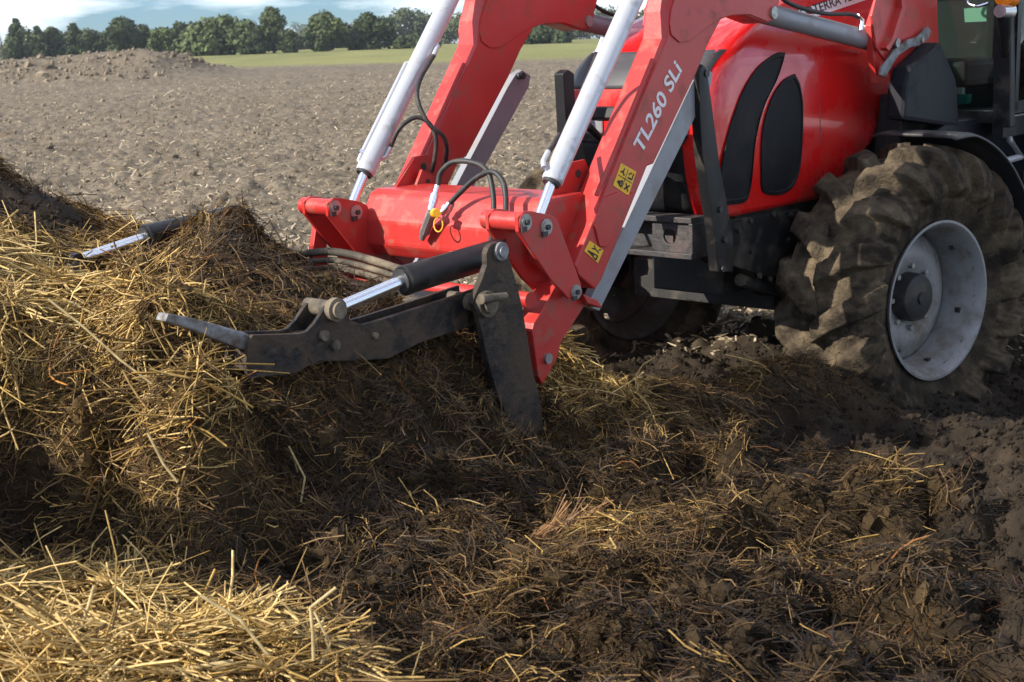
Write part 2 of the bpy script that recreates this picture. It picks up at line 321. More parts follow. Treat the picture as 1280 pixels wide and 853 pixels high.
def relief(x, y, z, st):
    nearw = 1-sstep(7.6, 9.5, y)
    ex = np.clip(1.3-.00*y, 0, 1)
    rgt = 1+1.1*sstep(-.5, .1, x)*(1-sstep(5.2, 6.0, y)); clump = fbm(x, y, .42, 3, 3)*.045*nearw*rgt+rgt*(np.minimum(np.abs(fbm(x, y, .21, 3, 21)), .8)*.115-.045)*nearw*(.5+.5*st)+np.abs(fbm(x, y, .07, 3, 41))*.022*nearw
    tilled = (fbm(x, y, .9, 2, 7)*.03+np.abs(fbm(x, y, .26, 3, 8))*.075+np.abs(fbm(x, y, .10, 2, 9))*.034-.03)*(1-nearw)*(1-.6*sstep(60, 130, y))
    return z+clump+tilled
def ground(x, y):
    z, dr, st = base_fields(x, y); return relief(np.ravel(x), np.ravel(y), z, st), dr, st
ys = [-8., -5, -3, -1.5, -.5, .3, .9, 1.4, 1.8, 2.1, 2.3]
while ys[-1] < 11: ys.append(ys[-1]+max(.012, .0046*ys[-1]))
while ys[-1] < 74: ys.append(ys[-1]*1.008)
while ys[-1] < 100: ys.append(ys[-1]+.5)
while ys[-1] < 1500: ys.append(ys[-1]*1.045)
ys = np.array(ys); NX = 640; sx = np.linspace(-1, 1, NX)
YY = np.repeat(ys[:, None], NX, 1); wid = 3.3+.50*np.clip(ys, 0, None)+1.2*np.clip(ys-120, 0, None)
XX = sx[None]*wid[:, None]
GZ, GD, GS = ground(XX, YY); NR = len(ys)
gx_, gy_ = XX.ravel(), YY.ravel()
idx = np.arange(NR*NX).reshape(NR, NX)
quads = np.stack([idx[:-1, :-1], idx[:-1, 1:], idx[1:, 1:], idx[1:, :-1]], -1).reshape(-1, 4)
fx = gx_[quads].mean(1); fy = gy_[quads].mean(1)
# region of each face: 0 field, 1 manure heap, 2 front straw mound, 3 back-left pile, 4 soil ridge
def pixel_of(x, y, z):
    a = y*math.cos(PITCH)-(z-EYE)*math.sin(PITCH); b = y*math.sin(PITCH)+(z-EYE)*math.cos(PITCH)
    p, q = x/a, b/a; return CX+FPX*(p*_c-q*_s), CY-FPX*(p*_s+q*_c)
fs_ = GS[quads].mean(1); wob = fbm(fx, fy, .5, 2, 77)*.12
reg = np.zeros(len(quads), int)
core = (fy+wob < 7.3) & (fy > 2.2) & ((fs_+wob*.4 > .27) | (fy < 5)) & (np.abs(fx) < 5)
reg[core] = 1
reg[core & (fy+wob < 3.30) & (fx+wob < -.30)] = 2
reg[core & (fy+wob > 5.8) & (fx+.25*(fy-5.8)+wob < -1.52)] = 3
reg[(fx < -15) & (fy > 74) & (fy < 100) & (GZ[quads].mean(1) > .0058*np.clip(fy-25, 0, 275)+.16)] = 4
def soil_colour(x, y, dr, st):
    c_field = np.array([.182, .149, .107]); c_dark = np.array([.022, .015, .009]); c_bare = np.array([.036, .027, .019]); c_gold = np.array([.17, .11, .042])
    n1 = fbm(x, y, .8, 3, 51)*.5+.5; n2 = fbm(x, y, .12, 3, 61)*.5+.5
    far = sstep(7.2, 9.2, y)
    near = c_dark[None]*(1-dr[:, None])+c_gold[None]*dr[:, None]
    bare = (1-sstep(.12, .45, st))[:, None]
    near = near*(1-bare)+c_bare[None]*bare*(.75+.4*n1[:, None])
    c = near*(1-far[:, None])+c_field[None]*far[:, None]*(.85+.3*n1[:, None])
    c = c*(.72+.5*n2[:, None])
    bx, by = pixel_of(x, y, .0058*np.clip(y-25, 0, 275))
    g = sstep(88, 112, y+9*vnoise(x*.05, y*.05, 4)+x*.4); g2 = g*(.75+.35*(fbm(x, y*.3, 6., 3, 91)*.5+.5))
    c = c*(1-g[:, None])+np.array([.23, .235, .080])[None]*g2[:, None]
    o = sstep(300, 330, y); c = c*(1-o[:, None])+np.array([.24, .15, .075])[None]*o[:, None]
    return np.clip(c, 0, 1)
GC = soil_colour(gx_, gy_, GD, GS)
def soil_mat(name, bump, sc):
    m = mat(name, (.1, .08, .06), .95, attr='col', var=(.55, .54, .53), vscale=11, bump=bump, bscale=sc, spec=.2); return m
M['soil'] = soil_mat('field_soil', .6, 16); M['manure'] = soil_mat('wet_manure', .8, 45)
def np_mesh(name, verts, faces, cols, m, parent=None, smooth=True):
    """verts (n,3), faces (k,3 or 4) as arrays, cols (n,3) vertex colour"""
    me = bpy.data.meshes.new(name); k = faces.shape[1]
    me.vertices.add(len(verts)); me.vertices.foreach_set('co', verts.astype(np.float32).ravel())
    me.loops.add(faces.size); me.loops.foreach_set('vertex_index', faces.astype(np.int32).ravel())
    me.polygons.add(len(faces)); me.polygons.foreach_set('loop_start', np.arange(0, faces.size, k, dtype=np.int32))
    me.polygons.foreach_set('use_smooth', np.full(len(faces), smooth))
    if cols is not None:
        a = me.color_attributes.new('col', 'FLOAT_COLOR', 'POINT'); a.data.foreach_set('color', np.concatenate([cols, np.ones((len(cols), 1))], 1).astype(np.float32).ravel())
    me.update(calc_edges=True); me.validate(); me.materials.append(M[m]); return link(name, me, parent)
allv = np.stack([gx_, gy_, GZ], 1)
def sub_mesh(name, r, m):
    q = quads[reg == r]; u, inv = np.unique(q, return_inverse=True)
    return np_mesh(name, allv[u], inv.reshape(-1, 4), GC[u], m)
field = tag(sub_mesh('field', 0, 'soil'), 'tilled brown field with clods and pale stubble, grass further off', kind='structure')
heap = tag(sub_mesh('manure_heap', 1, 'manure'), 'large dark manure heap with straw that the loader is digging into', 'heap')
mound = tag(sub_mesh('straw_mound', 2, 'manure'), 'small mound of golden straw in the bottom left foreground', 'straw mound')
pile = tag(sub_mesh('manure_pile', 3, 'manure'), 'taller pile at the far left with a bare grey face and brown straw', 'heap')
ridge = tag(sub_mesh('soil_ridge', 4, 'soil'), 'long low bank of tipped soil far off in front of the trees at left', 'soil bank')

# ------------------------------------------------------------------ straw, clods, stubble
STRAW = mat('straw', (.5, .4, .2), .62, attr='col', var=(.6, .55, .5), vscale=40, spec=.35)
M['straw'] = STRAW
n = STRAW.node_tree.nodes; l = STRAW.node_tree.links; b = n['Principled BSDF']
tr_ = n.new('ShaderNodeBsdfTranslucent'); mxs = n.new('ShaderNodeMixShader'); mxs.inputs[0].default_value = .18
l.new(b.inputs['Base Color'].links[0].from_socket, tr_.inputs[0]); l.new(b.outputs[0], mxs.inputs[1]); l.new(tr_.outputs[0], mxs.inputs[2]); l.new(mxs.outputs[0], n['Material Output'].inputs[0])
def normals_at(x, y, e=.03):
    z0 = base_fields(x, y)[0]; zx = base_fields(x+e, y)[0]; zy = base_fields(x, y+e)[0]
    n = np.stack([-(zx-z0)/e, -(zy-z0)/e, np.ones(len(z0))], 1); return n/np.linalg.norm(n, axis=1)[:, None]
def strands(name, p, nrm, length, width, cols, parent, m='straw', nseg=3, tilt=.25, bend=.25, prism=True, lift=.0, dirbias=None):
    N = len(p)
    a = RNG.uniform(0, 2*np.pi, N)
    if dirbias is not None: a = dirbias[0]+RNG.normal(0, dirbias[1], N)
    t = np.stack([np.cos(a), np.sin(a), np.zeros(N)], 1)
    t = t-nrm*(t*nrm).sum(1)[:, None]; t /= np.linalg.norm(t, axis=1)[:, None]
    tl = np.abs(RNG.normal(0, tilt, N))[:, None]
    d = t+nrm*tl; d /= np.linalg.norm(d, axis=1)[:, None]
    side = np.cross(d, nrm); side /= np.linalg.norm(side, axis=1)[:, None]
    bd = side*RNG.normal(0, bend, (N, 1))+np.array([[0, 0, -1.]])*np.abs(RNG.normal(0, bend, (N, 1)))*.6
    R = nseg+1; s = np.linspace(-.5, .5, R)
    s0 = s[None]+.3*np.clip(tl, 0, 1)       # raised ones start near the surface
    cen = p[:, None]+nrm[:, None]*lift+d[:, None]*(s0[:, :, None]*length[:, None, None])+bd[:, None]*((s**2)[None, :, None]*length[:, None, None])*2
    # a kink in some stalks
    kk = (RNG.random(N) < .25)[:, None, None]*RNG.normal(0, .3, (N, 1, 3))*np.clip(s-.05, 0, 1)[None, :, None]*length[:, None, None]
    cen = cen+kk
    up = np.cross(side, d); w = width[:, None, None]
    if prism:
        off = [side*1.0, -side*.5+up*.8, -side*.5-up*.8]; K = 3
    else:
        rot = RNG.uniform(-1, 1, (N, 1)); sd = side+up*rot; sd /= np.linalg.norm(sd, axis=1)[:, None]; off = [sd, -sd]; K = 2
    vs = np.stack([cen+o[:, None]*w*.5 for o in off], 2).reshape(-1, 3)
    base = (np.arange(N)*R*K)[:, None, None]
    rr = np.arange(nseg)[None, :, None]; 
    if K == 3: kk_ = np.arange(3)[None, None]; k2 = (kk_+1) % 3
    else: kk_ = np.array([0])[None, None]; k2 = kk_+1
    f = np.stack(np.broadcast_arrays(base+rr*K+kk_, base+rr*K+k2, base+(rr+1)*K+k2, base+(rr+1)*K+kk_), -1).reshape(-1, 4)
    o = np_mesh(name, vs, f, np.repeat(cols, R*K, 0), m, parent, smooth=True)
    o['kind'] = 'stuff'; return o
def sample(nwant, box, dens):
    xs, ys_, out_ = [], [], []
    tot = 0; res = []
    while tot < nwant:
        k = 60000; x = RNG.uniform(box[0], box[1], k); y = RNG.uniform(box[2], box[3], k)
        z, dr, st = base_fields(x, y); pr = dens(x, y, dr, st)
        i = RNG.random(k) < pr; res.append(np.stack([x[i], y[i], dr[i], st[i]], 1)); tot += i.sum()
        if len(res) > 60: break
    a = np.concatenate(res)[:nwant]; return a[:, 0], a[:, 1], a[:, 2], a[:, 3]
PAL = np.array([[.024, .015, .009], [.062, .038, .018], [.140, .082, .032], [.25, .158, .055], [.56, .37, .105], [.82, .62, .27]])
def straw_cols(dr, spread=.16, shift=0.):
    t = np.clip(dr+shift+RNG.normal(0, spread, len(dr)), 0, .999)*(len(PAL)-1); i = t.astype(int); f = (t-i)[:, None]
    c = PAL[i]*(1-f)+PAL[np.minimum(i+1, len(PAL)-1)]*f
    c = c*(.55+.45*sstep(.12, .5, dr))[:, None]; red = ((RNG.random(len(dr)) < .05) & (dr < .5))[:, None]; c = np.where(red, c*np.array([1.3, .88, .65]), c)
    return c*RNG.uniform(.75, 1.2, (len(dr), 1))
def region(x, y):
    w = fbm(x, y, .5, 2, 77)*.12
    r = np.ones(len(x), int); r[(y+w < 3.30) & (x+w < -.30)] = 2; r[(y+w > 5.8) & (x+.25*(y-5.8)+w < -1.52)] = 3; return r
BOX = (-3.3, 3.0, 2.35, 7.4)
def vis(x, y): return (np.abs(x) < .40*y+.25)      # a margin beyond the frame
def wheel_clear(x, y):        # nothing grows through the tyres
    P = np.stack([x-TO[0], y-TO[1]], 1); u = P@TF[:2]; v = P@TL[:2]
    return ~((np.abs(u) < .75) & (np.abs(v-.84) < .33)) & ~((np.abs(u) < .75) & (np.abs(v+.98) < .33))
def lay(name, N, dens, ln, wd, spread, shift, parent_by_region=True, **kw):
    x, y, dr, st = sample(N, BOX, lambda x, y, d, s: dens(x, y, d, s)*vis(x, y)*wheel_clear(x, y)*np.clip(4.0/y, .35, 1.6)*.8)
    z = ground(x, y)[0]; nr = normals_at(x, y); p = np.stack([x, y, z], 1); r = region(x, y)
    for k, par in ((1, heap), (2, mound), (3, pile)):
        i = r == k
        if i.sum() < 5: continue
        L = RNG.lognormal(0, .35, i.sum())*ln*(.7+.6*dr[i]); w = RNG.uniform(.6, 1.4, i.sum())*wd
        strands(name, p[i], nr[i], L, w, straw_cols(dr[i], spread, shift), par, **kw)
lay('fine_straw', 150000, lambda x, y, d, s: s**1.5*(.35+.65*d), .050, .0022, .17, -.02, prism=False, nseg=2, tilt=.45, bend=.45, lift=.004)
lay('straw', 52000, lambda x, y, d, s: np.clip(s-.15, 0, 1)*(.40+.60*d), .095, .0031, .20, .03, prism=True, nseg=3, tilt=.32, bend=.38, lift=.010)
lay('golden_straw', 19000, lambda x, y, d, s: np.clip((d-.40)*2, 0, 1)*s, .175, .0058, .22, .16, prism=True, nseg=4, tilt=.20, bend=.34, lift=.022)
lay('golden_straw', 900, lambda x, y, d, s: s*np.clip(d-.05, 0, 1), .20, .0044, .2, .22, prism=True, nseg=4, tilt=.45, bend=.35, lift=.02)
def tufts(N, per, dens, ln, wd, shift):
    """matted tufts: strands that leave one spot in one direction"""
    x, y, dr, st = sample(N, BOX, lambda x, y, d, s: dens(x, y, d, s)*vis(x, y)*wheel_clear(x, y)*np.clip(4.0/y, .35, 1.6)*.8)
    k = per; r = RNG.uniform(.03, .09, N); ang = RNG.uniform(0, 2*np.pi, N)
    X = np.repeat(x, k)+RNG.normal(0, 1, N*k)*np.repeat(r, k); Y = np.repeat(y, k)+RNG.normal(0, 1, N*k)*np.repeat(r, k)
    DR = np.clip(np.repeat(dr+RNG.normal(shift, .14, N), k), 0, 1); A = np.repeat(ang, k); LF = np.repeat(RNG.uniform(0, .05, N), k)*RNG.uniform(0, 1, N*k)
    ok = wheel_clear(X, Y); X, Y, DR, A, LF = X[ok], Y[ok], DR[ok], A[ok], LF[ok]
    z = ground(X, Y)[0]+LF; nr = normals_at(X, Y); rg = region(X, Y); P = np.stack([X, Y, z], 1)
    for q, par in ((1, heap), (2, mound), (3, pile)):
        i = rg == q
        if i.sum() < 5: continue
        strands('straw_tufts', P[i], nr[i], RNG.lognormal(0, .35, i.sum())*ln, RNG.uniform(.5, 1.4, i.sum())*wd, straw_cols(DR[i], .10), par, prism=False, nseg=3, tilt=.38, bend=.4, lift=.006, dirbias=(A[i], .38))
tufts(1500, 42, lambda x, y, d, s: np.clip(s-.2, 0, 1), .085, .0030, .08)
# reddish tuft standing on the foreground ridge
def on_ground(px, py):       # where a line of sight first meets the bare surface
    yy = np.arange(2.3, 9, .01); d = ray(px, py); t = yy/d[1]; zz = EYE+t*d[2]; g_ = ground(t*d[0], yy)[0]; i = np.argmax(zz < g_); return np.array([t[i]*d[0], yy[i], g_[i]])
B0 = on_ground(668, 700); n_t = 420; j_ = RNG.normal(0, .035, (n_t, 3))
P_ = B0+j_*[1, 1, .4]+np.array([.05, .02, .03])*RNG.uniform(0, 1.6, (n_t, 1)); nr = np.repeat(np.array([[.15, -.25, .9]]), n_t, 0); nr /= np.linalg.norm(nr, axis=1)[:, None]
strands('reddish_tuft', P_, nr, RNG.lognormal(0, .3, n_t)*.13, RNG.uniform(.6, 1.3, n_t)*.0034, np.array([[.22, .118, .048]])*RNG.uniform(.5, 1.5, (n_t, 1)), heap, prism=False, nseg=3, tilt=.9, bend=.22, lift=.02, dirbias=(np.full(n_t, .25), .30))
# single long stalks one can pick out
stalks = [([(420, 735), (388, 760), (391, 790), (392, 826)], .0038, 'pale kinked stalk standing at the right tip of the foreground straw mound', .10),
 ([(393, 765), (402, 784), (413, 804), (402, 830)], .0030, 'shorter bent stalk just right of the pale kinked stalk on the mound', .08),
 ([(118, 732), (110, 760), (99, 792)], .0040, 'upright pale stalk poking out of the foreground mound near the left', .08),
 ([(250, 744), (300, 775), (322, 803), (346, 832)], .0042, 'thick pale stalk arching down over the middle of the foreground mound', .05),
 ([(190, 777), (222, 788), (256, 802)], .0036, 'yellow straight stalk lying left of the arching one on the mound', .03),
 ([(132, 846), (210, 840), (292, 827)], .0052, 'thickest long stalk lying flat at the bottom of the foreground mound', .03),
 ([(183, 538), (204, 580), (222, 603)], .0038, 'yellow stalk hanging down the dark face of the big heap', .05),
 ([(80, 374), (108, 388), (136, 402)], .0036, 'bright short stalk on the golden crown of the heap left of the grab tooth', .03),
 ([(361, 558), (381, 597), (376, 628)], .0030, 'thin bent stalk hanging over the dark pit below the grab arm', .05),
 ([(60, 374), (100, 405), (150, 450), (190, 480)], .0034, 'long slanting stalk across the golden front of the heap', .03)]
for (pp, r_, lab, lift) in stalks:
    yb = min(on_ground(a, b)[1] for a, b in (pp[0], pp[len(pp)//2], pp[-1]))-lift; pts = [at_depth(a, b, yb-.01*i) for i, (a, b) in enumerate(pp)]
    g_ = []; o_ = pts[-1]; cvv = []; fvv = []; K_ = 6
    for i, p in enumerate(pts):
        t = pts[min(i+1, len(pts)-1)]-pts[max(i-1, 0)]; t /= np.linalg.norm(t); a_ = np.cross(t, [0, 1., 0]); a_ /= np.linalg.norm(a_); b_ = np.cross(t, a_)
        for k in range(K_): q_ = 2*math.pi*k/K_; cvv.append(p-o_+r_*(math.cos(q_)*a_+.6*math.sin(q_)*b_))
        if i: fvv += [[(i-1)*K_+k, (i-1)*K_+(k+1) % K_, i*K_+(k+1) % K_, i*K_+k] for k in range(K_)]
    o = np_mesh('straw_stalk', np.array(cvv), np.array(fvv), np.repeat(np.array([[.66, .53, .27]])*random.uniform(.8, 1.05), len(cvv), 0), 'straw'); o.location = o_
    tag(o, lab, 'straw', 'single long straw stalks')
# crumbs of manure and soil
ico = bmesh.new(); bmesh.ops.create_icosphere(ico, subdivisions=1, radius=1); IV = np.array([v.co[:] for v in ico.verts]); IF = np.array([[v.index for v in f.verts] for f in ico.faces]); ico.free()
def crumbs(name, p, size, cols, parent, m):
    N = len(p); K = 10
    jit = RNG.uniform(.65, 1.3, (N, len(IV), 1)); sc = RNG.uniform(.6, 1.3, (N, 1, 3))
    v = (IV[None]*jit*sc*size[:, None, None]+p[:, None]).reshape(-1, 3); f = (IF[None]+(np.arange(N)*len(IV))[:, None, None]).reshape(-1, 3)
    o = np_mesh(name, v, f, np.repeat(cols, len(IV), 0), m, parent, smooth=False); o['kind'] = 'stuff'; return o
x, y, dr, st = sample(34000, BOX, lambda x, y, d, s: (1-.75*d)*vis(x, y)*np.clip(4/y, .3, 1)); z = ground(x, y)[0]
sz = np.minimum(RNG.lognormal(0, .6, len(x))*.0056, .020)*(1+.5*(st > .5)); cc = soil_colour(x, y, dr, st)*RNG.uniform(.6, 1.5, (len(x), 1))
crumbs('manure_crumbs', np.stack([x, y, z+sz*.3], 1), sz, cc, heap, 'manure')
k = 2600; x = RNG.uniform(-58, -17.5, k); y = RNG.uniform(74, 97, k); z = ground(x, y)[0]; i = z > .0058*(y-25)+.15; x, y, z = x[i], y[i], z[i]
sz = RNG.lognormal(0, .45, len(x))*.10; crumbs('lumps', np.stack([x, y, z], 1), sz, np.array([[.20, .165, .12]])*RNG.uniform(.7, 1.6, (len(x), 1)), ridge, 'soil')
# clods on the tilled field, thinning out with distance
k = 17000; y = 7.2*np.exp(RNG.uniform(0, 1, k)*math.log(55/7.2)); x = RNG.uniform(-1, 1, k)*(.42*y+.5)
i = ~((y < 8.2) & (x < -.7)); x, y = x[i], y[i]
z, dr, st = ground(x, y); sz = RNG.lognormal(0, .5, len(x))*.012*(1+y*.02); cc = soil_colour(x, y, dr, st)*RNG.uniform(.95, 1.6, (len(x), 1))
crumbs('clods', np.stack([x, y, z], 1), sz, cc, field, 'soil')
k = 42000; y = 7.4*np.exp(RNG.uniform(0, 1, k)**1.1*math.log(75/7.4)); x = RNG.uniform(-1, 1, k)*(.42*y+.5)
i = ~((y < 8.2) & (x < -.7)); x, y = x[i], y[i]
z = ground(x, y)[0]; nr = np.repeat(np.array([[0, 0, 1.]]), len(x), 0); t = RNG.random(len(x))[:, None]
cc = np.array([[.34, .27, .17]])*(1-t)+np.array([[.66, .58, .44]])*t
strands('stubble', np.stack([x, y, z+.008], 1), nr, RNG.lognormal(0, .5, len(x))*.060*(1+y*.010), RNG.uniform(.5, 1.3, len(x))*.012*(1+y*.015), cc, field, prism=False, nseg=2, tilt=.35, bend=.2)

# ================================================================== TREES
M['bark'] = mat('bark', (.07, .055, .04), .9, bump=.4, bscale=6)
M['leaf'] = mat('leaves', (.06, .09, .03), .75, attr='col', spec=.2)
def leaf_cloud(n, blobs, size, tint):
    """leaf faces spread through a handful of overlapping lumps"""
    w = np.array([b[3]**2 for b in blobs]); w = w/w.sum(); k = RNG.choice(len(blobs), n, p=w); B = np.array(blobs)[k]
    d = RNG.normal(size=(n, 3)); d /= np.linalg.norm(d, axis=1)[:, None]
    r = RNG.uniform(.45, 1.08, n)**.6*B[:, 3]
    p = B[:, :3]+d*r[:, None]*np.array([1, 1, .9]); a = RNG.normal(size=(n, 3)); a /= np.linalg.norm(a, axis=1)[:, None]
    b = np.cross(a, d+.01); b /= np.linalg.norm(b, axis=1)[:, None]; s = (RNG.uniform(.5, 1.3, n)*size)[:, None]
    v = np.stack([p-a*s-b*s*.6, p+a*s-b*s*.5, p+a*s*.8+b*s*.6, p-a*s*.7+b*s*.7], 1).reshape(-1, 3)
    f = np.arange(n*4).reshape(-1, 4); lump = RNG.uniform(.75, 1.3, len(blobs))[k]
    c = np.array(tint)[None]*(lump*RNG.uniform(.7, 1.3, n))[:, None]; return v, f, np.repeat(c, 4, 0)
def crown_blobs(h, w, kind):
    o = []
    for i in range(26 if kind != 'pine' else 20):
        t = random.random()**.8
        if kind == 'round': rr = w*.5*math.sqrt(max(.06, 1-(2*t-1)**2*.85)); z = h*(.08+.80*t); s = w*.19
        elif kind == 'tall': rr = w*.42*(math.sin(math.pi*min(1, .12+t*.88))**.6); z = h*(.10+.80*t); s = w*.20
        elif kind == 'pine': rr = w*.48*(1-t)**.8+.02; z = h*(.14+.80*t); s = w*(.20-.10*t)
        else: rr = w*.5*math.sqrt(max(.05, 1-t*t)); z = h*(.12+.62*t); s = w*.16
        a = random.random()*6.28; q = rr*math.sqrt(random.random())*.85
        o.append((q*math.cos(a), q*math.sin(a), z, s*random.uniform(.7, 1.2)))
    return o
GREENS = {'dark': (.048, .066, .026), 'mid': (.078, .100, .036), 'olive': (.095, .115, .042), 'pale': (.10, .13, .085), 'autumn': (.16, .075, .02)}
def tree(name, label, px, top, base, wpx, dist, kind='round', tint='dark', cat='tree', group='trees along the far field edge', leaves=1500):
    B = at_depth(px, base, dist); H = (base-top)*dist/FPX; Wd = wpx*dist/FPX
    gz = .0058*(min(dist, 300)-25)
    H = max(1.2, H+(B[2]-gz)); e = bpy.data.objects.new(name, None); COL.objects.link(e); e.location = (B[0], B[1], gz-.15); tag(e, label, cat, group)
    bl = crown_blobs(H, Wd, kind); v, f, c = leaf_cloud(leaves, bl, Wd*.022+.09, GREENS[tint]); np_mesh('crown', v, f, c, 'leaf', e, smooth=False)
    g = Geo(); g.tube([(0, 0, -.3), (Wd*.01, 0, H*.25), (-Wd*.02, 0, H*.55), (0, .02, H*.85)], [Wd*.035+.05, Wd*.03+.04, Wd*.018+.02, .02], 7)
    for b in bl[:7]: g.tube([(0, 0, max(.1, b[2]*.6)), (b[0]*.6, b[1]*.6, b[2]*.85), b[:3]], [Wd*.014+.02, Wd*.01+.015, .01], 5)
    g.out('trunk', 'bark', e); return e
TR = [
 ('dark conifer at the very left of the treeline', 24, 24, 76, 30, 232, 'pine', 'dark'), ('narrow dark conifer standing second in the treeline from the left', 50, 32, 76, 24, 238, 'pine', 'dark'),
 ('dark pointed tree left of the broad bushy one behind the soil bank', 68, 36, 75, 26, 240, 'tall', 'dark'), ('dark rounded tree showing above the middle of the soil bank', 95, 31, 75, 34, 236, 'pine', 'dark'),
 ('low dark tree beside a taller round-topped tree, behind the soil bank', 122, 40, 74, 30, 236, 'round', 'dark'), ('round-topped tree that stands highest behind the soil bank', 154, 26, 74, 40, 230, 'tall', 'dark'),
 ('slightly lower dark tree directly right of the round-topped one', 180, 34, 73, 32, 236, 'tall', 'dark'), ('mid green bushy tree at the right end of the soil bank', 204, 38, 73, 34, 228, 'round', 'mid'),
 ('dark tree between the soil bank end and the broad bush', 228, 31, 73, 32, 236, 'tall', 'dark'), ('very broad bushy tree with a domed crown, widest in the treeline', 278, 17, 73, 82, 222, 'bush', 'mid'),
 ('low spreading bush below the right side of the broad domed tree', 312, 40, 71, 34, 218, 'bush', 'dark'), ('tall narrow tree with a square top, tallest left of the cylinders', 343, 10, 70, 34, 225, 'tall', 'mid'),
 ('low dark bush at the foot of the tall narrow tree', 361, 37, 68, 24, 222, 'round', 'dark'), ('rounded dark green tree standing free in the gap of the treeline', 410, 18, 66, 40, 226, 'round', 'mid'),
 ('small tree between the free standing one and the wood', 441, 26, 64, 28, 230, 'round', 'mid'), ('dark round tree in front of the left edge of the wood', 471, 20, 62, 44, 228, 'round', 'dark'),
 ('small dark bush on the field edge left of the far red arm', 521, 44, 60, 44, 226, 'bush', 'dark'), ('dark bush seen under the elbow of the far red arm', 672, 37, 54, 60, 226, 'bush', 'dark')]
for (lab, px, top, base, w, dist, kd, tn) in TR:
    tree('tree', lab, px, top, base, w*1.3, dist, kd, tn, leaves=5200 if w > 38 else 3400)
tree('tree', 'small autumn coloured bush beside the free standing round tree', 453, 44, 62, 12, 236, 'round', 'autumn', leaves=500)
tree('tree', 'pale distant tree in the gap right of the tall narrow tree', 375, 29, 58, 32, 520, 'round', 'pale', leaves=900)
# thin bare birch at the left edge
e = bpy.data.objects.new('bare_tree', None); COL.objects.link(e); B = at_depth(3, 72, 200); e.location = (B[0], B[1], .9); tag(e, 'thin leafless tree at the left edge of the treeline', 'tree')
g = Geo(); g.tube([(0, 0, 0), (.1, 0, 2.5), (-.1, 0, 4.4)], [.10, .07, .02], 6); g.out('trunk', 'bark', e)
g = Geo()
for i in range(26):
    a = random.random()*6.28; z = random.uniform(1.2, 4.2); r = (4.6-z)*.33; g.tube([(0, 0, z), (math.cos(a)*r*.6, math.sin(a)*r*.6, z+r*.6), (math.cos(a)*r, math.sin(a)*r, z+r*1.1)], [.03, .02, .008], 4)
g.out('branches', 'bark', e)['kind'] = 'stuff'
# the wood behind, right of the gap: trees that can be told apart by their tops
wood = [(402+i*26+random.uniform(-5, 5)) for i in range(0, 34)]
for i, px in enumerate(wood):
    hz = 52+(640-px)*math.tan(ROLL); top = (18 if px < 500 else 12 if px < 620 else 9)-(px-640)*.012+random.uniform(-4, 5)
    if px < 470: top = 30+random.uniform(-4, 3)
    tree('tree', 'mid green tree in the long wood behind the field, one of a close row', px, top, hz-3, random.uniform(44, 58), 390+random.uniform(-18, 18), random.choice(['round', 'tall', 'round']), random.choice(['mid', 'olive', 'mid', 'dark']), group='trees of the wood behind the field', leaves=2200)
for i in range(26):
    px = 20+i*17+random.uniform(-8, 8)
    tree('tree', 'far tree filling the treeline behind the nearer dark trees', px, 43+random.uniform(-8, 8)-(px-60)*.02, 70-(px*.035), random.uniform(36, 60), 290, random.choice(['round', 'tall', 'pine']), random.choice(['mid', 'dark']), group='trees filling the far treeline', leaves=2200)

# ================================================================== TRACTOR
tr = thing('tractor', 0, 'red farm tractor with muddy front wheels and black side grilles standing in the manure', 'tractor')
NS = .42
# --- hood: profile of the front edge (u by height), section width by height, rounded corner
zs = [.93, 1.0, 1.1, 1.2, 1.3, 1.4, 1.47, 1.53, 1.58, 1.64, 1.70, 1.76, 1.82, 1.88, 1.93, 1.97, 2.0]
fu = [1.00, 1.03, 1.06, 1.08, 1.09, 1.09, 1.08, 1.06, 1.03, .96, .86, .74, .58, .38, .14, -.12, -.42]
def hood_front(z): return float(np.interp(z, zs, fu))
def hood_half(z): return float(np.interp(z, [.93, 1.1, 1.4, 1.6, 1.8, 1.93, 2.0], [.395, .415, .42, .405, .36, .29, .20]))
zf = np.linspace(.93, 2.0, 44); rear = -.62; rows = []
for z in zf:
    F_, h = hood_front(z), hood_half(z); rc = .16; rr_ = max(rear, rear+.0); row = []
    rz = float(np.interp(z, [.93, 1.0, 1.16, 1.3, 1.42, 2.0], [-.02, -.05, -.36, -.50, -.62, -.62])); 
    for t in np.linspace(0, 1, 30): row.append((rz+(F_-rc-rz)*t, h))
    for a in np.linspace(90, 0, 9)[1:]: row.append((F_-rc+rc*math.cos(math.radians(a)), h-rc*.72+rc*.72*math.sin(math.radians(a))))
    for t in np.linspace(0, 1, 8)[1:]: row.append((F_+.035*(1-abs(1-2*t)**2)*1.0, (h-rc*.72)*(1-2*t)))
    for a in np.linspace(0, 90, 9)[1:]: row.append((F_-rc+rc*math.cos(math.radians(a)), -(h-rc*.72+rc*.72*math.sin(math.radians(a)))))
    for t in np.linspace(1, 0, 30)[1:]: row.append((rz+(F_-rc-rz)*t, -h))
    rows.append([(a, b, z) for a, b in row])
R_, C_ = len(rows), len(rows[0]); vs = [p for r in rows for p in r]
fs = [[i*C_+j, i*C_+j+1, (i+1)*C_+j+1, (i+1)*C_+j] for i in range(R_-1) for j in range(C_-1)]
fs.append([(R_-1)*C_+j for j in range(C_)])
hood = meshobj('hood', vs, fs, 'hood_red', tr, smooth=True)
sd_ = hood.modifiers.new('thickness', 'SOLIDIFY'); sd_.thickness = .012; sd_.offset = -1
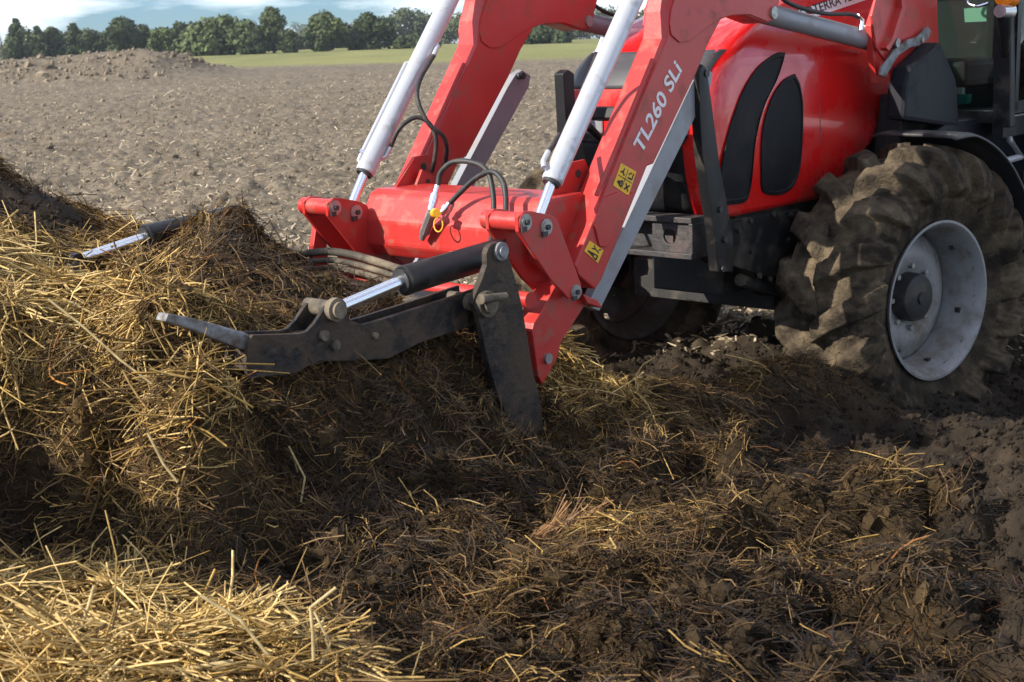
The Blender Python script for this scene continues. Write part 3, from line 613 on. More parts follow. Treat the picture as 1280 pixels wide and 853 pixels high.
# a shoulder crease, the seam of the side panel
g = Geo(); g.tube([V(1024, 120, hood_half(1.35)-.001), V(1025, 170, hood_half(1.2)-.001), V(1022, 240, hood_half(1.0)-.001)], .004, 6); g.out('panel_seam', 'pin_dark', hood)
def side_grille(pts, lab):
    P = [onv(a, b, NS) for a, b in pts]; n0 = len(P)
    Q = smooth_path([(a, 0, b) for a, b in P]+[(P[0][0], 0, P[0][1])], 6)[:-1]; ring = [(a[0], a[2]) for a in Q]
    c = np.mean(ring, 0)
    o = []; n = len(ring)
    for k, (s, d) in enumerate(((1.03, .000), (1.03, .008), (.97, .010), (.95, .003), (.5, .006), (.0001, .008))):
        for (a, b) in ring:
            uu, zz = c[0]+(a-c[0])*s, c[1]+(b-c[1])*s; o.append((uu, hood_half(zz)+d, zz))
    f = [[k*n+i, k*n+(i+1) % n, (k+1)*n+(i+1) % n, (k+1)*n+i] for k in range(5) for i in range(n)]
    q = meshobj('side_grille', o, f, 'mesh', tr, smooth=True); q['label'] = lab
side_grille([(984, 68), (972, 70), (948, 88), (926, 122), (911, 165), (903, 215), (904, 250), (920, 253), (937, 247), (940, 215), (944, 172), (954, 132), (972, 98)], 'long curved front side grille')
side_grille([(994, 95), (1000, 112), (1002, 150), (1001, 190), (996, 226), (984, 240), (966, 242), (955, 234), (952, 200), (954, 160), (963, 128), (979, 104)], 'smaller leaf shaped rear side grille')
# --- nose: grey intake panel, mesh grille, headlights
def front_patch(name, z0, z1, v0, v1, m, lift, par=tr, nz=10, nv=16):
    o = []; 
    for z in np.linspace(z0, z1, nz):
        for v in np.linspace(v0, v1, nv):
            h = hood_half(z); rc = .16; hv = h-rc*.72; F_ = hood_front(z)
            if abs(v) <= hv: u = F_+.035*(1-(v/hv)**2)
            else: s = min(.995, (abs(v)-hv)/(rc*.72)); u = F_-rc+rc*math.sqrt(1-s*s)
            o.append((u+lift, v*(1+lift*.5), z))
    f = [[i*nv+j, i*nv+j+1, (i+1)*nv+j+1, (i+1)*nv+j] for i in range(nz-1) for j in range(nv-1)]
    q = meshobj(name, o, f, m, par, smooth=True); s = q.modifiers.new('t', 'SOLIDIFY'); s.thickness = .01; s.offset = -1; return q
front_patch('intake_panel', 1.50, 1.655, -.37, .37, 'grille_grey', .006)
front_patch('front_grille', .95, 1.27, -.285, .285, 'mesh', .008)
fg = front_patch('grille_bar', 1.265, 1.29, -.30, .30, 'black', .012)
for sgn in (1, -1):
    a, b = sorted((sgn*.12, sgn*.315)); hl = front_patch('headlight', 1.30, 1.40, a, b, 'lens_clear', .010)
    front_patch('headlight_trim', 1.285, 1.30, a, b, 'black', .014, hl)
# side decal: grey band with the tractor's lettering
hd = []
p0, p1 = onv(1006, 25, .365), onv(1090, -2, .33)
def hside(u, z): return hood_half(z)+.0035
bw = .050; bandv = []
for t in np.linspace(-.1, 1.3, 12):
    u, z = p0[0]+(p1[0]-p0[0])*t, p0[1]+(p1[1]-p0[1])*t; bandv += [(u, hside(u, z), z), (u, hside(u, z+bw), z+bw)]
dec = meshobj('hood_stripe', bandv, [[2*i, 2*i+2, 2*i+3, 2*i+1] for i in range(11)], 'white_print', tr)
tv, tf_ = text_mesh('FORTERRA 125', 1, 0, .2, .01); tw = max(a[0] for a in tv); o = []
q0 = (p0[0]+.10, p0[1]+.005-.006); q1 = (p1[0]+.15, p1[1]+.000)
for a in tv:
    t = a[0]/tw; u = q0[0]+(q1[0]-q0[0])*t; z = q0[1]+(q1[1]-q0[1])*t+a[1]*.055; o.append((u, hside(u, z)+.002, z))
meshobj('hood_lettering', o, tf_, 'print', dec)['kind'] = 'stuff'
# --- black brush guard in front of the hood side, bumper, chassis
g = Geo()
for (x0, y0, w0), (x1, y1, w1) in zip([(880, 84, 10), (883, 135, 12), (889, 197, 14), (898, 239, 16), (903, 290, 16)], [(883, 135, 12), (889, 197, 14), (898, 239, 16), (903, 290, 16), (906, 335, 18)]):
    pass
gp = [(874, 90), (878, 80), (884, 86), (890, 130), (899, 200), (909, 252), (917, 300), (917, 340), (897, 340), (893, 290), (885, 240), (878, 190), (875, 140)]
g.prism(outline(gp, .50), .455, .50); g.out('hood_guard', 'black', tr, bevel=.006)
g = Geo()
for (px, py) in ((902, 336), (905, 300), (899, 262)): a = V(px, py, .50); g.tube([a, (a[0], a[1]+.012, a[2])], .014, 6)
g.out('guard_bolts', 'pin_dark', tr)
g = Geo()     # weight frame: a box channel across the nose
g.box((1.12, .0, .945), (.06, .39, .012)); g.box((1.12, .0, .79), (.06, .39, .012)); 
zc, zt = .867, .066
def holed(g, u, v0, v1, z0, z1, hc, hr, th):
    n = 24; cz, cv = hc[1], hc[0]; ring = [(cv+hr*math.cos(2*math.pi*i/n), cz+hr*math.sin(2*math.pi*i/n)) for i in range(n)]
    outr = []
    for i in range(n):
        a = 2*math.pi*i/n; dx, dz = math.cos(a), math.sin(a); k = min(((v1-cv) if dx > 0 else (cv-v0))/max(1e-6, abs(dx)), ((z1-cz) if dz > 0 else (cz-z0))/max(1e-6, abs(dz))); outr.append((cv+dx*k, cz+dz*k))
    v = []
    for uu in (u, u-th):
        v += [(uu, a, b) for a, b in ring]+[(uu, a, b) for a, b in outr]
    f = []
    for i in range(n):
        j = (i+1) % n; f += [[i, j, n+j, n+i], [2*n+i, 3*n+i, 3*n+j, 2*n+j], [i, 2*n+i, 2*n+j, j], [n+i, n+j, 3*n+j, 3*n+i]]
    g.add(v, f)
holed(g, 1.16, .17, .385, .80, .935, (.262, .868), .033, .015); holed(g, 1.16, -.385, -.17, .80, .935, (-.262, .868), .033, .015)
g.box((1.10, .385, .867), (.08, .010, .066)); g.box((1.10, -.385, .867), (.08, .010, .066)); g.box((1.03, 0, .86), (.03, .36, .07))
g.out('weight_frame', 'frame_iron', tr, smooth=False, bevel=.003)
g = Geo()
cp = outline([(918, 262), (960, 258), (1010, 248), (1050, 242), (1060, 300), (1040, 372), (1000, 378), (955, 345), (925, 330)], .38)
g.prism(cp, .16, .38); g.out('chassis', 'black', tr, smooth=False, bevel=.008)
g = Geo(); cp2 = outline([(912, 275), (1000, 262), (1012, 300), (1005, 352), (955, 345), (915, 332)], .40); g.prism(cp2, .383, .402)
g.out('side_plate', 'black', tr, smooth=False, bevel=.004)
bolts = [(922, 288), (937, 276), (938, 314), (965, 268), (988, 268), (985, 300), (948, 345), (962, 349), (990, 330), (1000, 345)]
for (a, b) in bolts:
    p = V(a, b, .404); g = Geo(); g.tube([p, (p[0], p[1]+.014, p[2])], .013, 6); g.out('bolt', 'hub', tr, smooth=False)
g = Geo(); g.tube([V(925, 350, .35), V(970, 362, .3), V(1060, 370, .3)], .03, 8); g.box((.0, 0, .46), (.11, .72, .10)); g.tube([(0, -.7, .46), (0, .7, .46)], .11, 16)
g.out('front_axle', 'hub', tr, smooth=True)
g = Geo(); g.box((-.7, 0, .62), (1.0, .26, .22)); g.tube([(.28, .2, .60), (.28, -.2, .60)], .05); g.box((.30, 0, .66), (.35, .20, .14)); g.out('transmission', 'hub', tr, smooth=False, bevel=.01)
# --- wheels
def tyre_mesh():
    prof = [(-.150, .340), (-.175, .365), (-.205, .42), (-.222, .47), (-.222, .52), (-.210, .555), (-.185, .578), (-.14, .590), (-.07, .597), (0, .600)]
    prof = [(a*.97, .34+(b-.34)*1.25) for a, b in prof]; prof = prof+[(-a, b) for a, b in prof[-2::-1]]
    P = np.array(prof); seg = np.r_[0, np.cumsum(np.linalg.norm(np.diff(P, axis=0), axis=1))]; NT, NP = 640, 76
    s = np.linspace(0, seg[-1], NP); py = np.interp(s, seg, P[:, 0]); pr = np.interp(s, seg, P[:, 1]); half = seg[-1]/2
    t = (s-half)/half                                 # -1 .. 1 over the whole section
    TH = np.linspace(0, 2*math.pi, NT, endpoint=False)[:, None]; T_ = t[None]; N = 17; pitch = 2*math.pi/N
    at = np.abs(T_); side = (T_ > 0)*.5
    ph = (TH-(at**.95)*.50)/pitch+side                  # lugs sweep back towards the shoulder
    ph = ph+.007*vnoise(TH*9+T_*3, T_*4+0*TH, 3)
    fr = np.abs((ph % 1)-.5)*2; wdt = .40+.14*np.clip((at-.1)*2, 0, 1)
    lug = 1-sstep(wdt-.04, wdt+.05, fr)
    ext = sstep(.0, .03, at)*(1-sstep(.60, .70, at)); over = (T_*np.where(side > 0, 1, 1))
    h = lug*ext*.062
    n2 = fbm(TH*3.0, T_*2.0+0*TH, .13, 3, 8); n3 = fbm(TH*3.0, T_*2.0+0*TH, .05, 2, 12); n1 = fbm(TH*3.0, T_*2.0+0*TH, .6, 3, 2)
    mud = (.5+.5*n1)*(1-lug*.9)*ext*.015+n2*.0026*(1-.4*lug)+n3*.0014
    ca = np.array([.030, .024, .019]); cb = np.array([.215, .168, .112]); cc_ = np.array([.15, .118, .085])
    # outward normals of the section
    dy, dr_ = np.gradient(py), np.gradient(pr); ln = np.hypot(dy, dr_); ny, nr_ = -dr_/ln, dy/ln
    Rr = pr[None]+(h+mud)*nr_[None]; Y = py[None]+(h+mud)*ny[None]+0*TH
    v = np.stack([Rr*np.cos(TH), Y, Rr*np.sin(TH)], -1).reshape(-1, 3)
    i = np.arange(NT)[:, None]; j = np.arange(NP-1)[None]; i2 = (i+1) % NT
    f = np.stack(np.broadcast_arrays(i*NP+j, i*NP+j+1, i2*NP+j+1, i2*NP+j), -1).reshape(-1, 4)
    k = np.clip(.44+.28*n1+.25*n2-.06*lug-.12*(T_ > .25), 0, 1)[..., None]*(at < .72)[..., None]+np.clip(.15+.25*n1, 0, 1)[..., None]*(at >= .72)[..., None]
    c = ca*(1-k)+cb*k; return v, f, c.reshape(-1, 3)
M['tyre'] = mat('muddy_tyre', (.1, .08, .06), .95, attr='col', var=(.70, .68, .65), vscale=22, bump=.9, bscale=60, spec=.15)
tyv, tyf, tyc = tyre_mesh(); first_tyre = []
def lathe(prof, n=64, skip=None):
    v = [(r*math.cos(2*math.pi*i/n), y, r*math.sin(2*math.pi*i/n)) for i in range(n) for (y, r) in prof]; m = len(prof)
    f = [[i*m+j, i*m+j+1, ((i+1) % n)*m+j+1, ((i+1) % n)*m+j] for i in range(n) for j in range(m-1) if not (skip and skip(i, j))]; return v, f
def wheel(v, steer, label, outer=1, spin=0.):
    e = bpy.data.objects.new('front_wheel', None); COL.objects.link(e); e.parent = tr; e.location = (-.055, v, .464); e.rotation_euler = (0, 0, steer); e['label'] = label
    if first_tyre: o = first_tyre[0].copy(); COL.objects.link(o); o.parent = e
    else: o = np_mesh('tyre', tyv, tyf, tyc, 'tyre', e); first_tyre.append(o)
    o.rotation_euler = (0, spin, 0) if outer > 0 else (0, spin, math.pi)
    s = outer
    P = [(s*y, r) for y, r in [(.165, .352), (.178, .374), (.192, .378), (.192, .366), (.178, .352), (.150, .342), (.110, .325), (.060, .315), (.03, .312), (-.10, .315), (-.17, .345), (-.190, .375), (-.186, .382), (-.165, .352)]]
    a, f = lathe(P, 72); rm = 'rim' if outer > 0 else 'rim_shaded'; rim = meshobj('rim', a, f, rm, e, smooth=True)
    D_ = [(s*y, r) for y, r in [(-.012, .313), (-.005, .295), (.018, .262), (.035, .215), (.030, .165), (.004, .125), (-.002, .10)]]
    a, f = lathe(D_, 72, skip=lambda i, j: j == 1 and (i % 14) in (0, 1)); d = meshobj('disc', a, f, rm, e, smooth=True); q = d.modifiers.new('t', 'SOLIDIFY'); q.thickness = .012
    H_ = [(s*y, r) for y, r in [(-.10, .10), (-.02, .118), (.045, .116), (.075, .108), (.088, .085), (.09, .03), (.10, .028), (.10, .0005)]]
    a, f = lathe(H_, 40); meshobj('hub', a, f, 'hub', e, smooth=True)
    for k in range(8):
        g = Geo(); an = 2*math.pi*k/8; c_ = (.150*math.cos(an), s*.01, .150*math.sin(an)); g.tube([c_, (c_[0], s*.042, c_[2])], .013, 6); g.out('wheel_nut', 'steel_bolt', e, smooth=False)
    for k in range(6): g = Geo(); an = 2*math.pi*(k+.3)/6; g.box((.322*math.cos(an), s*.085, .322*math.sin(an)), (.012, .012, .012)); g.out('rim_lug', 'hub', e, smooth=False)
    return e
wheel(.77, math.radians(-10), 'muddy front wheel nearest the camera with pale grey rim', 1, .12)
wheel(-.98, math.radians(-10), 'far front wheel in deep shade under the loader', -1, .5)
# --- fender over the near wheel
e_ = Geo(); NA = 40
def fend(a, dv, rr): 
    an = math.radians(a); u = rr*math.cos(an); v = dv; st_ = math.radians(-10)
    return (u*math.cos(st_)-v*math.sin(st_), .77+u*math.sin(st_)+v*math.cos(st_), .464+rr*math.sin(an))
fv = []; prof_f = [(-.25, .790), (-.20, .802), (.10, .802), (.19, .798), (.228, .790), (.232, .780)]
for i in range(NA+1):
    a = 96+i*74/NA; k = 1.0+.00*i
    for (dv, rr) in prof_f:
        flat = .015*math.sin(math.pi*i/NA); fv.append(fend(a, dv, rr+flat-(.03*(1-i/6) if i < 6 else 0)))
m_ = len(prof_f); ff = [[i*m_+j, i*m_+j+1, (i+1)*m_+j+1, (i+1)*m_+j] for i in range(NA) for j in range(m_-1)]
q = meshobj('fender', fv, ff, 'fender', tr, smooth=True); k = q.modifiers.new('t', 'SOLIDIFY'); k.thickness = .014; k.offset = -1
g = Geo(); g.tube([V(1256, 150, .80), V(1262, 175, .80), V(1276, 196, .80), (-.62, .78, 1.0)], .018, 8); g.out('fender_bracket', 'silver', tr)
# --- loader mast on the tractor (red twin plates with a grey latch lever)
# --- cab
cv = .72
g = Geo(); g.prism([(-.42, .80), (-.42, 1.20), (-.62, 1.25), (-1.9, 1.25), (-1.9, .80)], -.40, .70)
g.out('cab_front_panel', 'navy', tr, smooth=False, bevel=.03)
g = Geo(); pf = outline([(1133, 108), (1140, 84), (1176, 52), (1196, 100), (1200, 160), (1130, 150)], .70); g.prism(pf, .60, .70); g.out('cowl', 'navy', tr, smooth=False, bevel=.02)
g = Geo()
g.extr([U(1243, -20, -.98), U(1264, -20, -.98), U(1263, 160, -.98), U(1240, 160, -.98)], (-.06, 0, 0)); g.out('cab_pillar', 'black', tr, smooth=False, bevel=.008)
g = Geo(); g.box((-1.02, .0, 1.255), (.05, .78, .03)); g.box((-2.4, 0, 1.2), (.05, .78, .25)); g.box((-1.7, .80, 1.20), (.72, .03, .05)); g.box((-1.7, -.80, 1.20), (.72, .03, .05))
for vv in (-.80,): g.tube([(-.98, vv, 1.3), (-1.0, vv, 2.7)], .035, 8)
for vv in (-.80, .80): g.tube([(-2.4, vv, 1.3), (-2.45, vv, 2.7)], .035, 8)
g.out('cab_frame', 'black', tr, smooth=False)
g = Geo(); g.box((-1.72, 0, 2.76), (.85, .88, .06)); g.out('cab_roof', 'hood_red', tr, smooth=False, bevel=.04)
g = Geo(); g.box((-1.0, 0, 1.99), (.004, .76, .70)); g.out('windscreen', 'glass', tr, smooth=False)
g = Geo(); g.box((-1.72, .84, 1.98), (.68, .004, .72)); dr_o = g.out('cab_door', 'glass', tr, smooth=False)
g = Geo(); g.box((-1.72, .85, 1.30), (.70, .012, .03)); g.box((-1.06, .85, 1.98), (.022, .012, .70)); g.out('door_frame', 'black', dr_o, smooth=False)
g = Geo(); g.box((-2.0, 0, 1.45), (.25, .27, .08)); g.box((-2.22, 0, 1.85), (.07, .26, .36)); g.out('seat', 'seat', tr, smooth=False, bevel=.04)
g = Geo(); g.box((-1.25, 0, 1.42), (.14, .20, .14)); g.out('dashboard', 'seat', tr, smooth=False, bevel=.04)
ring = [( -1.45+.20*math.cos(a)*.55, .20*math.sin(a), 1.80+.20*math.cos(a)*.75) for a in np.linspace(0, 2*math.pi, 32)]
g = Geo(); g.tube(ring, .016, 8, cap=False); g.tube([(-1.3, 0, 1.6), (-1.45, 0, 1.80)], .025, 8); g.out('steering_wheel', 'rubber', tr)
def windscreen_patch(name, pts, m, u=-.99, th=.004):
    g = Geo(); g.extr([U(a, b, u) for a, b in pts], (-th, 0, 0)); return g.out(name, m, tr, smooth=False)
windscreen_patch('window_note', [(1205, 11), (1233, 8), (1233, 27), (1206, 28)], 'green_note', -1.02)
g = Geo(); g.extr([U(1187, 120, -1.08), U(1210, 118, -1.08), U(1208, 130, -1.08), U(1190, 132, -1.08)], (-.06, 0, 0)); g.out('cloth', 'teal', tr, bevel=.01)
g = Geo(); g.extr([U(1190, 110, -1.07), U(1203, 110, -1.07), U(1203, 118, -1.07), U(1190, 118, -1.07)], (-.03, 0, 0)); g.out('paper_cup', 'white', tr)
# indicator lamp on its stalk, mirror arm
c_ = U(1259, 3, -.92); g = Geo(); g.tube([(c_[0]+.045, c_[1], c_[2]+.03), (c_[0]-.02, c_[1], c_[2]+.03)], [.05, .062], 18); g.out('indicator_lamp', 'lens_orange', tr)
g = Geo(); c2 = U(1256, 14, -.92); g.tube([(c2[0]+.06, c2[1], c2[2]), (c2[0]-.04, c2[1], c2[2])], [.032, .045], 18); g.out('work_lamp', 'lens_clear', tr)
g = Geo(); g.tube([(c2[0], c2[1], c2[2]-.03), (c2[0]-.02, c2[1]+.0, c2[2]-.14), (c2[0]-.07, c2[1]-.02, c2[2]-.22)], [.045, .028, .02], 10); g.out('lamp_stalk', 'black', tr)
a = [U(x, y, -.93) for x, y in ((1236, 4), (1222, 8), (1210, 4), (1213, -6))]; g = Geo(); g.tube(smooth_path(a, 5), .008, 8); g.out('mirror_arm', 'chrome', tr)
# rear wheels stand behind, mostly out of the picture
for sv in (1, -1):
    e = bpy.data.objects.new('rear_wheel', None); COL.objects.link(e); e.parent = tr; e.location = (-2.55, sv*.95, .78)
    o = first_tyre[0].copy(); COL.objects.link(o); o.parent = e; o.scale = (1.42, 1.2, 1.42); o.rotation_euler = (0, .3, 0 if sv > 0 else math.pi)
    a, f = lathe([(sv*y, r) for y, r in [(.20, .50), (.235, .53), (.235, .50), (.12, .46), (.02, .44), (.05, .30), (.02, .16), (.08, .12), (.09, .001)]], 56); meshobj('rim', a, f, 'rim', e, smooth=True)

# ================================================================== FRONT LOADER
ld = thing('front_loader', 0, 'red front loader with silver cylinders mounted on the tractor, arms lowered to the heap', 'loader')
VO, VI = .56, .44                                       # near arm faces
VM = .5
arm_out = [(843, -14), (837, 14), (834, 48), (781, 178), (744, 270), (719, 332), (724, 345), (744, 362), (752, 350), (769, 307), (809, 208), (817, 205), (870, 93), (885, 56), (901, 25), (912, 20), (932, 19), (944, 24), (958, 29), (966, 26), (972, 15), (974, 0), (985, -40), (975, -110), (900, -90)]
arm_uz = outline(arm_out, VO)
top_uz = [(.15, 2.45), (-.75, 2.52), (-.80, 2.36), (.2, 2.20)]                  # boom back to the mast, above the frame
def arm(vo, vi, lab):
    g = Geo()
    body = arm_uz[:-3]+[arm_uz[-3]]+[(.55, 2.10), (-.62, 2.28), (-.72, 2.42), (.35, 2.45), (1.0, 2.32), (1.42, 2.10)]
    g.prism(body, vi, vo); o = g.out('arm', 'loader_red', ld, smooth=False, bevel=.006); o['label'] = lab
    # cover plate round the elbow, a few millimetres proud
    ps = outline([(846, -14), (838, 12), (836, 30), (838, 44), (848, 53), (860, 52), (878, 38), (897, 24), (914, 19), (935, 18), (958, 27), (966, 24), (970, 12), (974, -4)], VO)+[(.75, 2.18), (1.35, 2.10)]
    for vv, w in ((vo, .006), (vi-.006, .006)):
        g = Geo(); g.prism(ps, vv, vv+w); g.out('elbow_plate', 'loader_red', o, smooth=False, bevel=.002)
    # lower patch plate
    pl = outline([(741, 278), (752, 248), (772, 240), (782, 246), (790, 240), (762, 302), (756, 309), (748, 308)], VO)
    g = Geo(); g.prism(pl, vo, vo+.007); g.out('patch_plate', 'loader_red', o, smooth=False, bevel=.002)
    return o
arm_n = arm(VO, VI, 'arm on the camera side with lettering'); arm_f = arm(VO-1.0, VI-1.0, 'far arm')
# weld bead ridge on the top of the arm (pipe cover)
for dv in (0, -1.0):
    g = Geo(); pts = [onv(a, b, VI) for a, b in ((812, 46), (805, 70), (765, 170), (744, 224))]
    g = Geo(); g.tube([(p[0]+.012, VM+.045+dv, p[1]+.005) for p in [onv(a, b, VO) for a, b in ((822, 76), (800, 130), (778, 184), (752, 246))]], .009, 8); g.out('pipe_cover', 'loader_red', ld)
# lettering and stickers
text_on('arm_lettering', 'TL260 SLi', onv(801, 194, VO), onv(852, 88, VO), VO, 'white_print', arm_n, (0, 0, 0), .0, height=.070, bold=.022)
def sticker(px, kind):
    P = outline(px, VO); g = Geo(); g.prism(P, VO+.0005, VO+.002); s = g.out('warning_sticker', 'yellow', arm_n, smooth=False); P = np.array(P)
    def q(a, b): return tuple(P[0]*(1-a)*(1-b)+P[1]*a*(1-b)+P[2]*a*b+P[3]*(1-a)*b)
    g = Geo()
    def line(pts, w=.07):
        for A, B in zip(pts[:-1], pts[1:]):
            A, B = np.array(A), np.array(B); d = B-A; d = d/np.linalg.norm(d); n = np.array([-d[1], d[0]])*w/2
            g.add([(x_[0], VO+.003, x_[1]) for x_ in [q(*(A+n)), q(*(B+n)), q(*(B-n)), q(*(A-n))]], [[0, 1, 2, 3]])
    if kind == 0:
        line([(.5, .06), (.5, .94)], .03); line([(.08, .5), (.92, .5)], .03)
        line([(.12, .42), (.25, .14), (.38, .42), (.12, .42)]); line([(.25, .22), (.25, .36)]); line([(.6, .40), (.72, .25), (.66, .12)]); line([(.72, .25), (.88, .30)])
        line([(.12, .62), (.38, .88)]); line([(.38, .62), (.12, .88)]); line([(.62, .62), (.62, .88), (.88, .88)]); line([(.75, .62), (.86, .76)])
    else:
        line([(.06, .80), (.22, .15), (.40, .80), (.06, .80)], .09); line([(.23, .38), (.23, .62)], .08); line([(.55, .3), (.70, .5), (.62, .8)], .09); line([(.70, .5), (.90, .35)], .08); line([(.78, .7), (.93, .85)], .08)
    g.out('sticker_print', 'print', s)
sticker([(766, 232), (776, 204), (795, 215), (785, 245)], 0); sticker([(730, 314), (737, 301), (754, 313), (747, 329)], 1)
# grey guide bars behind the arms
for dv, lab in ((0, None), (-1.0, None)):
    bar = outline([(880, 84), (890, 92), (887, 108), (748, 389), (737, 384), (738, 372), (862, 108), (872, 90)], .47)
    g = Geo(); g.prism(bar, .455+dv-.02, .495+dv-.02)
    g.out('guide_bar', 'grey_paint', ld, smooth=False, bevel=.003)
    a = V(882, 92, .495); g = Geo(); g.tube([(a[0], .47+dv, a[2]), (a[0], .505+dv, a[2])], .016, 10); g.out('bar_pin', 'pin_dark', ld)
# cross beam between the arms
cb = [(1.98, 1.14), (2.01, 1.155), (2.20, 1.150), (2.232, 1.132), (2.288, 1.035), (2.290, .935), (2.255, .888), (2.06, .87), (1.99, .90)]
g = Geo(); g.prism(cb, -.47, .47); g.out('cross_beam', 'loader_red', ld, smooth=False, bevel=.012)
for sg in (1, -1):       # gussets at both ends of the beam
    vc = sg*.415
    P = [(1.99, 1.10), (1.90, 1.22), (1.93, 1.27), (2.02, 1.265), (2.17, 1.12)] 
    g = Geo(); g.prism(P, vc-.008, vc+.008); o = g.out('gusset', 'loader_red', ld, smooth=False, bevel=.002)
    g = Geo(); g.tube([(1.975, vc-.010, 1.22), (1.975, vc+.010, 1.22)], .016, 14); g.out('gusset_hole', 'pin_dark', o)
g = Geo(); P = [onv(a, b, -.36) for a, b in ((530, 212), (545, 221), (541, 240), (520, 300), (503, 296), (512, 262))]; g.prism(P, -.385, -.37); o = g.out('hose_plate', 'loader_red', ld, smooth=False, bevel=.003)
a = V(535, 227, -.37); g = Geo(); g.tube([(a[0], -.3705, a[2]), (a[0], -.366, a[2])], .010, 12); g.out('bolt_hole', 'pin_dark', o)
# cranks, links, tool carrier
def crank(dv, lab):
    po = outline([(647, 272), (655, 264), (664, 264), (688, 269), (696, 274), (726, 355), (728, 367), (722, 374), (711, 374), (704, 366), (690, 352), (648, 290)], .57)
    for v0 in (.555, .415):
        g = Geo(); g.prism(po, v0+dv, v0+dv+.016); g.out('crank_plate', 'loader_red', ld, smooth=False, bevel=.003)
    pin1, pin2, pin3 = onv(656, 278, .57), onv(682, 284, .57), onv(719, 365, .57)
    g = Geo(); g.tube([(pin1[0], .385+dv, pin1[1]), (pin1[0], .575+dv, pin1[1])], .034, 24); g.out('crank_boss', 'loader_red', ld)
    for k, (p, r) in enumerate(((pin1, .030), (pin2, .030), (pin3, .028))):
        g = Geo(); g.tube([(p[0], .395+dv if k == 0 else .40+dv, p[1]), (p[0], .580+dv, p[1])], r*.8, 18); g.tube([(p[0], .571+dv, p[1]), (p[0], .577+dv, p[1])], r, 20); b_ = g.out('pin', 'steel_bolt', ld)
        g = Geo(); g.tube([(p[0], .5795+dv, p[1]), (p[0], .588+dv, p[1])], r*.36, 6); g.box((p[0]+r*.5, .579+dv, p[1]-r*.75), (r*.45, .003, r*.3)); g.out('pin_bolt', 'pin_dark', b_)
    # link from the upper pin down to the tool carrier
    lk = [(pin1[0]+.035, pin1[1]+.01), (pin1[0]+.02, pin1[1]-.015), (pin1[0]-.10, pin1[1]-.50), (pin1[0]-.02, pin1[1]-.52), (pin1[0]+.085, pin1[1]-.20)]
    lk = outline([(396.5, 257), (409, 262), (407, 290), (406, 309), (412, 350), (389, 352), (389, 311)], -.60)
    for v0 in ((.385, .412),): g = Geo(); g.prism(lk, v0[0]+dv, v0[1]+dv); g.out('tilt_link', 'loader_red', ld, smooth=False, bevel=.003)
    # tool carrier post (red foot)
    ft = outline([(690, 356), (700, 352), (724, 372), (727, 380), (696, 428), (692, 446), (673, 480), (668, 470), (660, 414), (662, 404), (672, 388)], .50)
    g = Geo(); g.prism(ft, .43+dv, .52+dv); o = g.out('carrier_foot', 'loader_red', ld, smooth=False, bevel=.004)
    a = V(683, 448, .52); g = Geo(); g.tube([(a[0], .52+dv, a[2]), (a[0], .534+dv, a[2])], .020, 16); g.out('pin', 'steel_bolt', o)
    fl = outline([(715, 366), (734, 374), (741, 384), (722, 378)], .5); g = Geo(); g.prism(fl, .44+dv, .55+dv); g.out('pivot_lug', 'loader_red', ld, smooth=False, bevel=.003)
crank(0, ''); crank(-1.0, '')
g = Geo(); g.tube([(2.43, -.56, .50), (2.43, .50, .50)], .035, 16); g.tube([(2.36, -.56, .80), (2.36, .50, .80)], .03, 16); g.out('carrier_tube', 'loader_red', ld)
# tilt cylinders
def hyd(par, p_rod, p_neck, p_end, rb, rr_, mb, mr, pipe=True, name='cylinder', pv=(0, -1, 0)):
    A, B, C_ = np.array(p_rod, float), np.array(p_neck, float), np.array(p_end, float); d = (C_-B)/np.linalg.norm(C_-B)
    g = Geo(); g.tube([B, B+d*.006, B+d*.02, B+d*.022, C_-d*.01, C_], [rb*.93, rb*1.03, rb*1.03, rb, rb, rb*.96], 28); o = g.out(name, mb, par)
    g = Geo(); g.tube([B-d*.010, B+d*.001], rb*.82, 24); g.out('gland', 'pin_dark', o)
    g = Geo(); g.tube([A, B+d*.01], rr_, 20); g.out('rod', mr, par)
    g = Geo(); n = np.cross(d, [0, 1, 0]); g.tube([A-np.array([0, .035, 0]), A+np.array([0, .035, 0])], rr_*1.55, 16); g.out('rod_eye', mb, par)
    if pipe:
        s = np.cross(d, [0, 1., 0]); s /= np.linalg.norm(s); s = s*(1 if s[0] > 0 else -1); q = s*.75+np.array([0, -.66, 0]); q /= np.linalg.norm(q)
        P = [B+d*.03+q*rb*.8, B+d*.035+q*(rb+.004), B+d*.06+q*(rb+.006), B+d*.52+q*(rb+.006), B+d*.53+q*rb*.8]
        g = Geo(); g.tube(P, .009, 10); g.out('feed_pipe', mb, o)
        g = Geo(); g.tube([B+d*.075+q*rb*.9, B+d*.075+q*(rb+.018)], .011, 10); g.out('port', 'chrome', o)
    return o
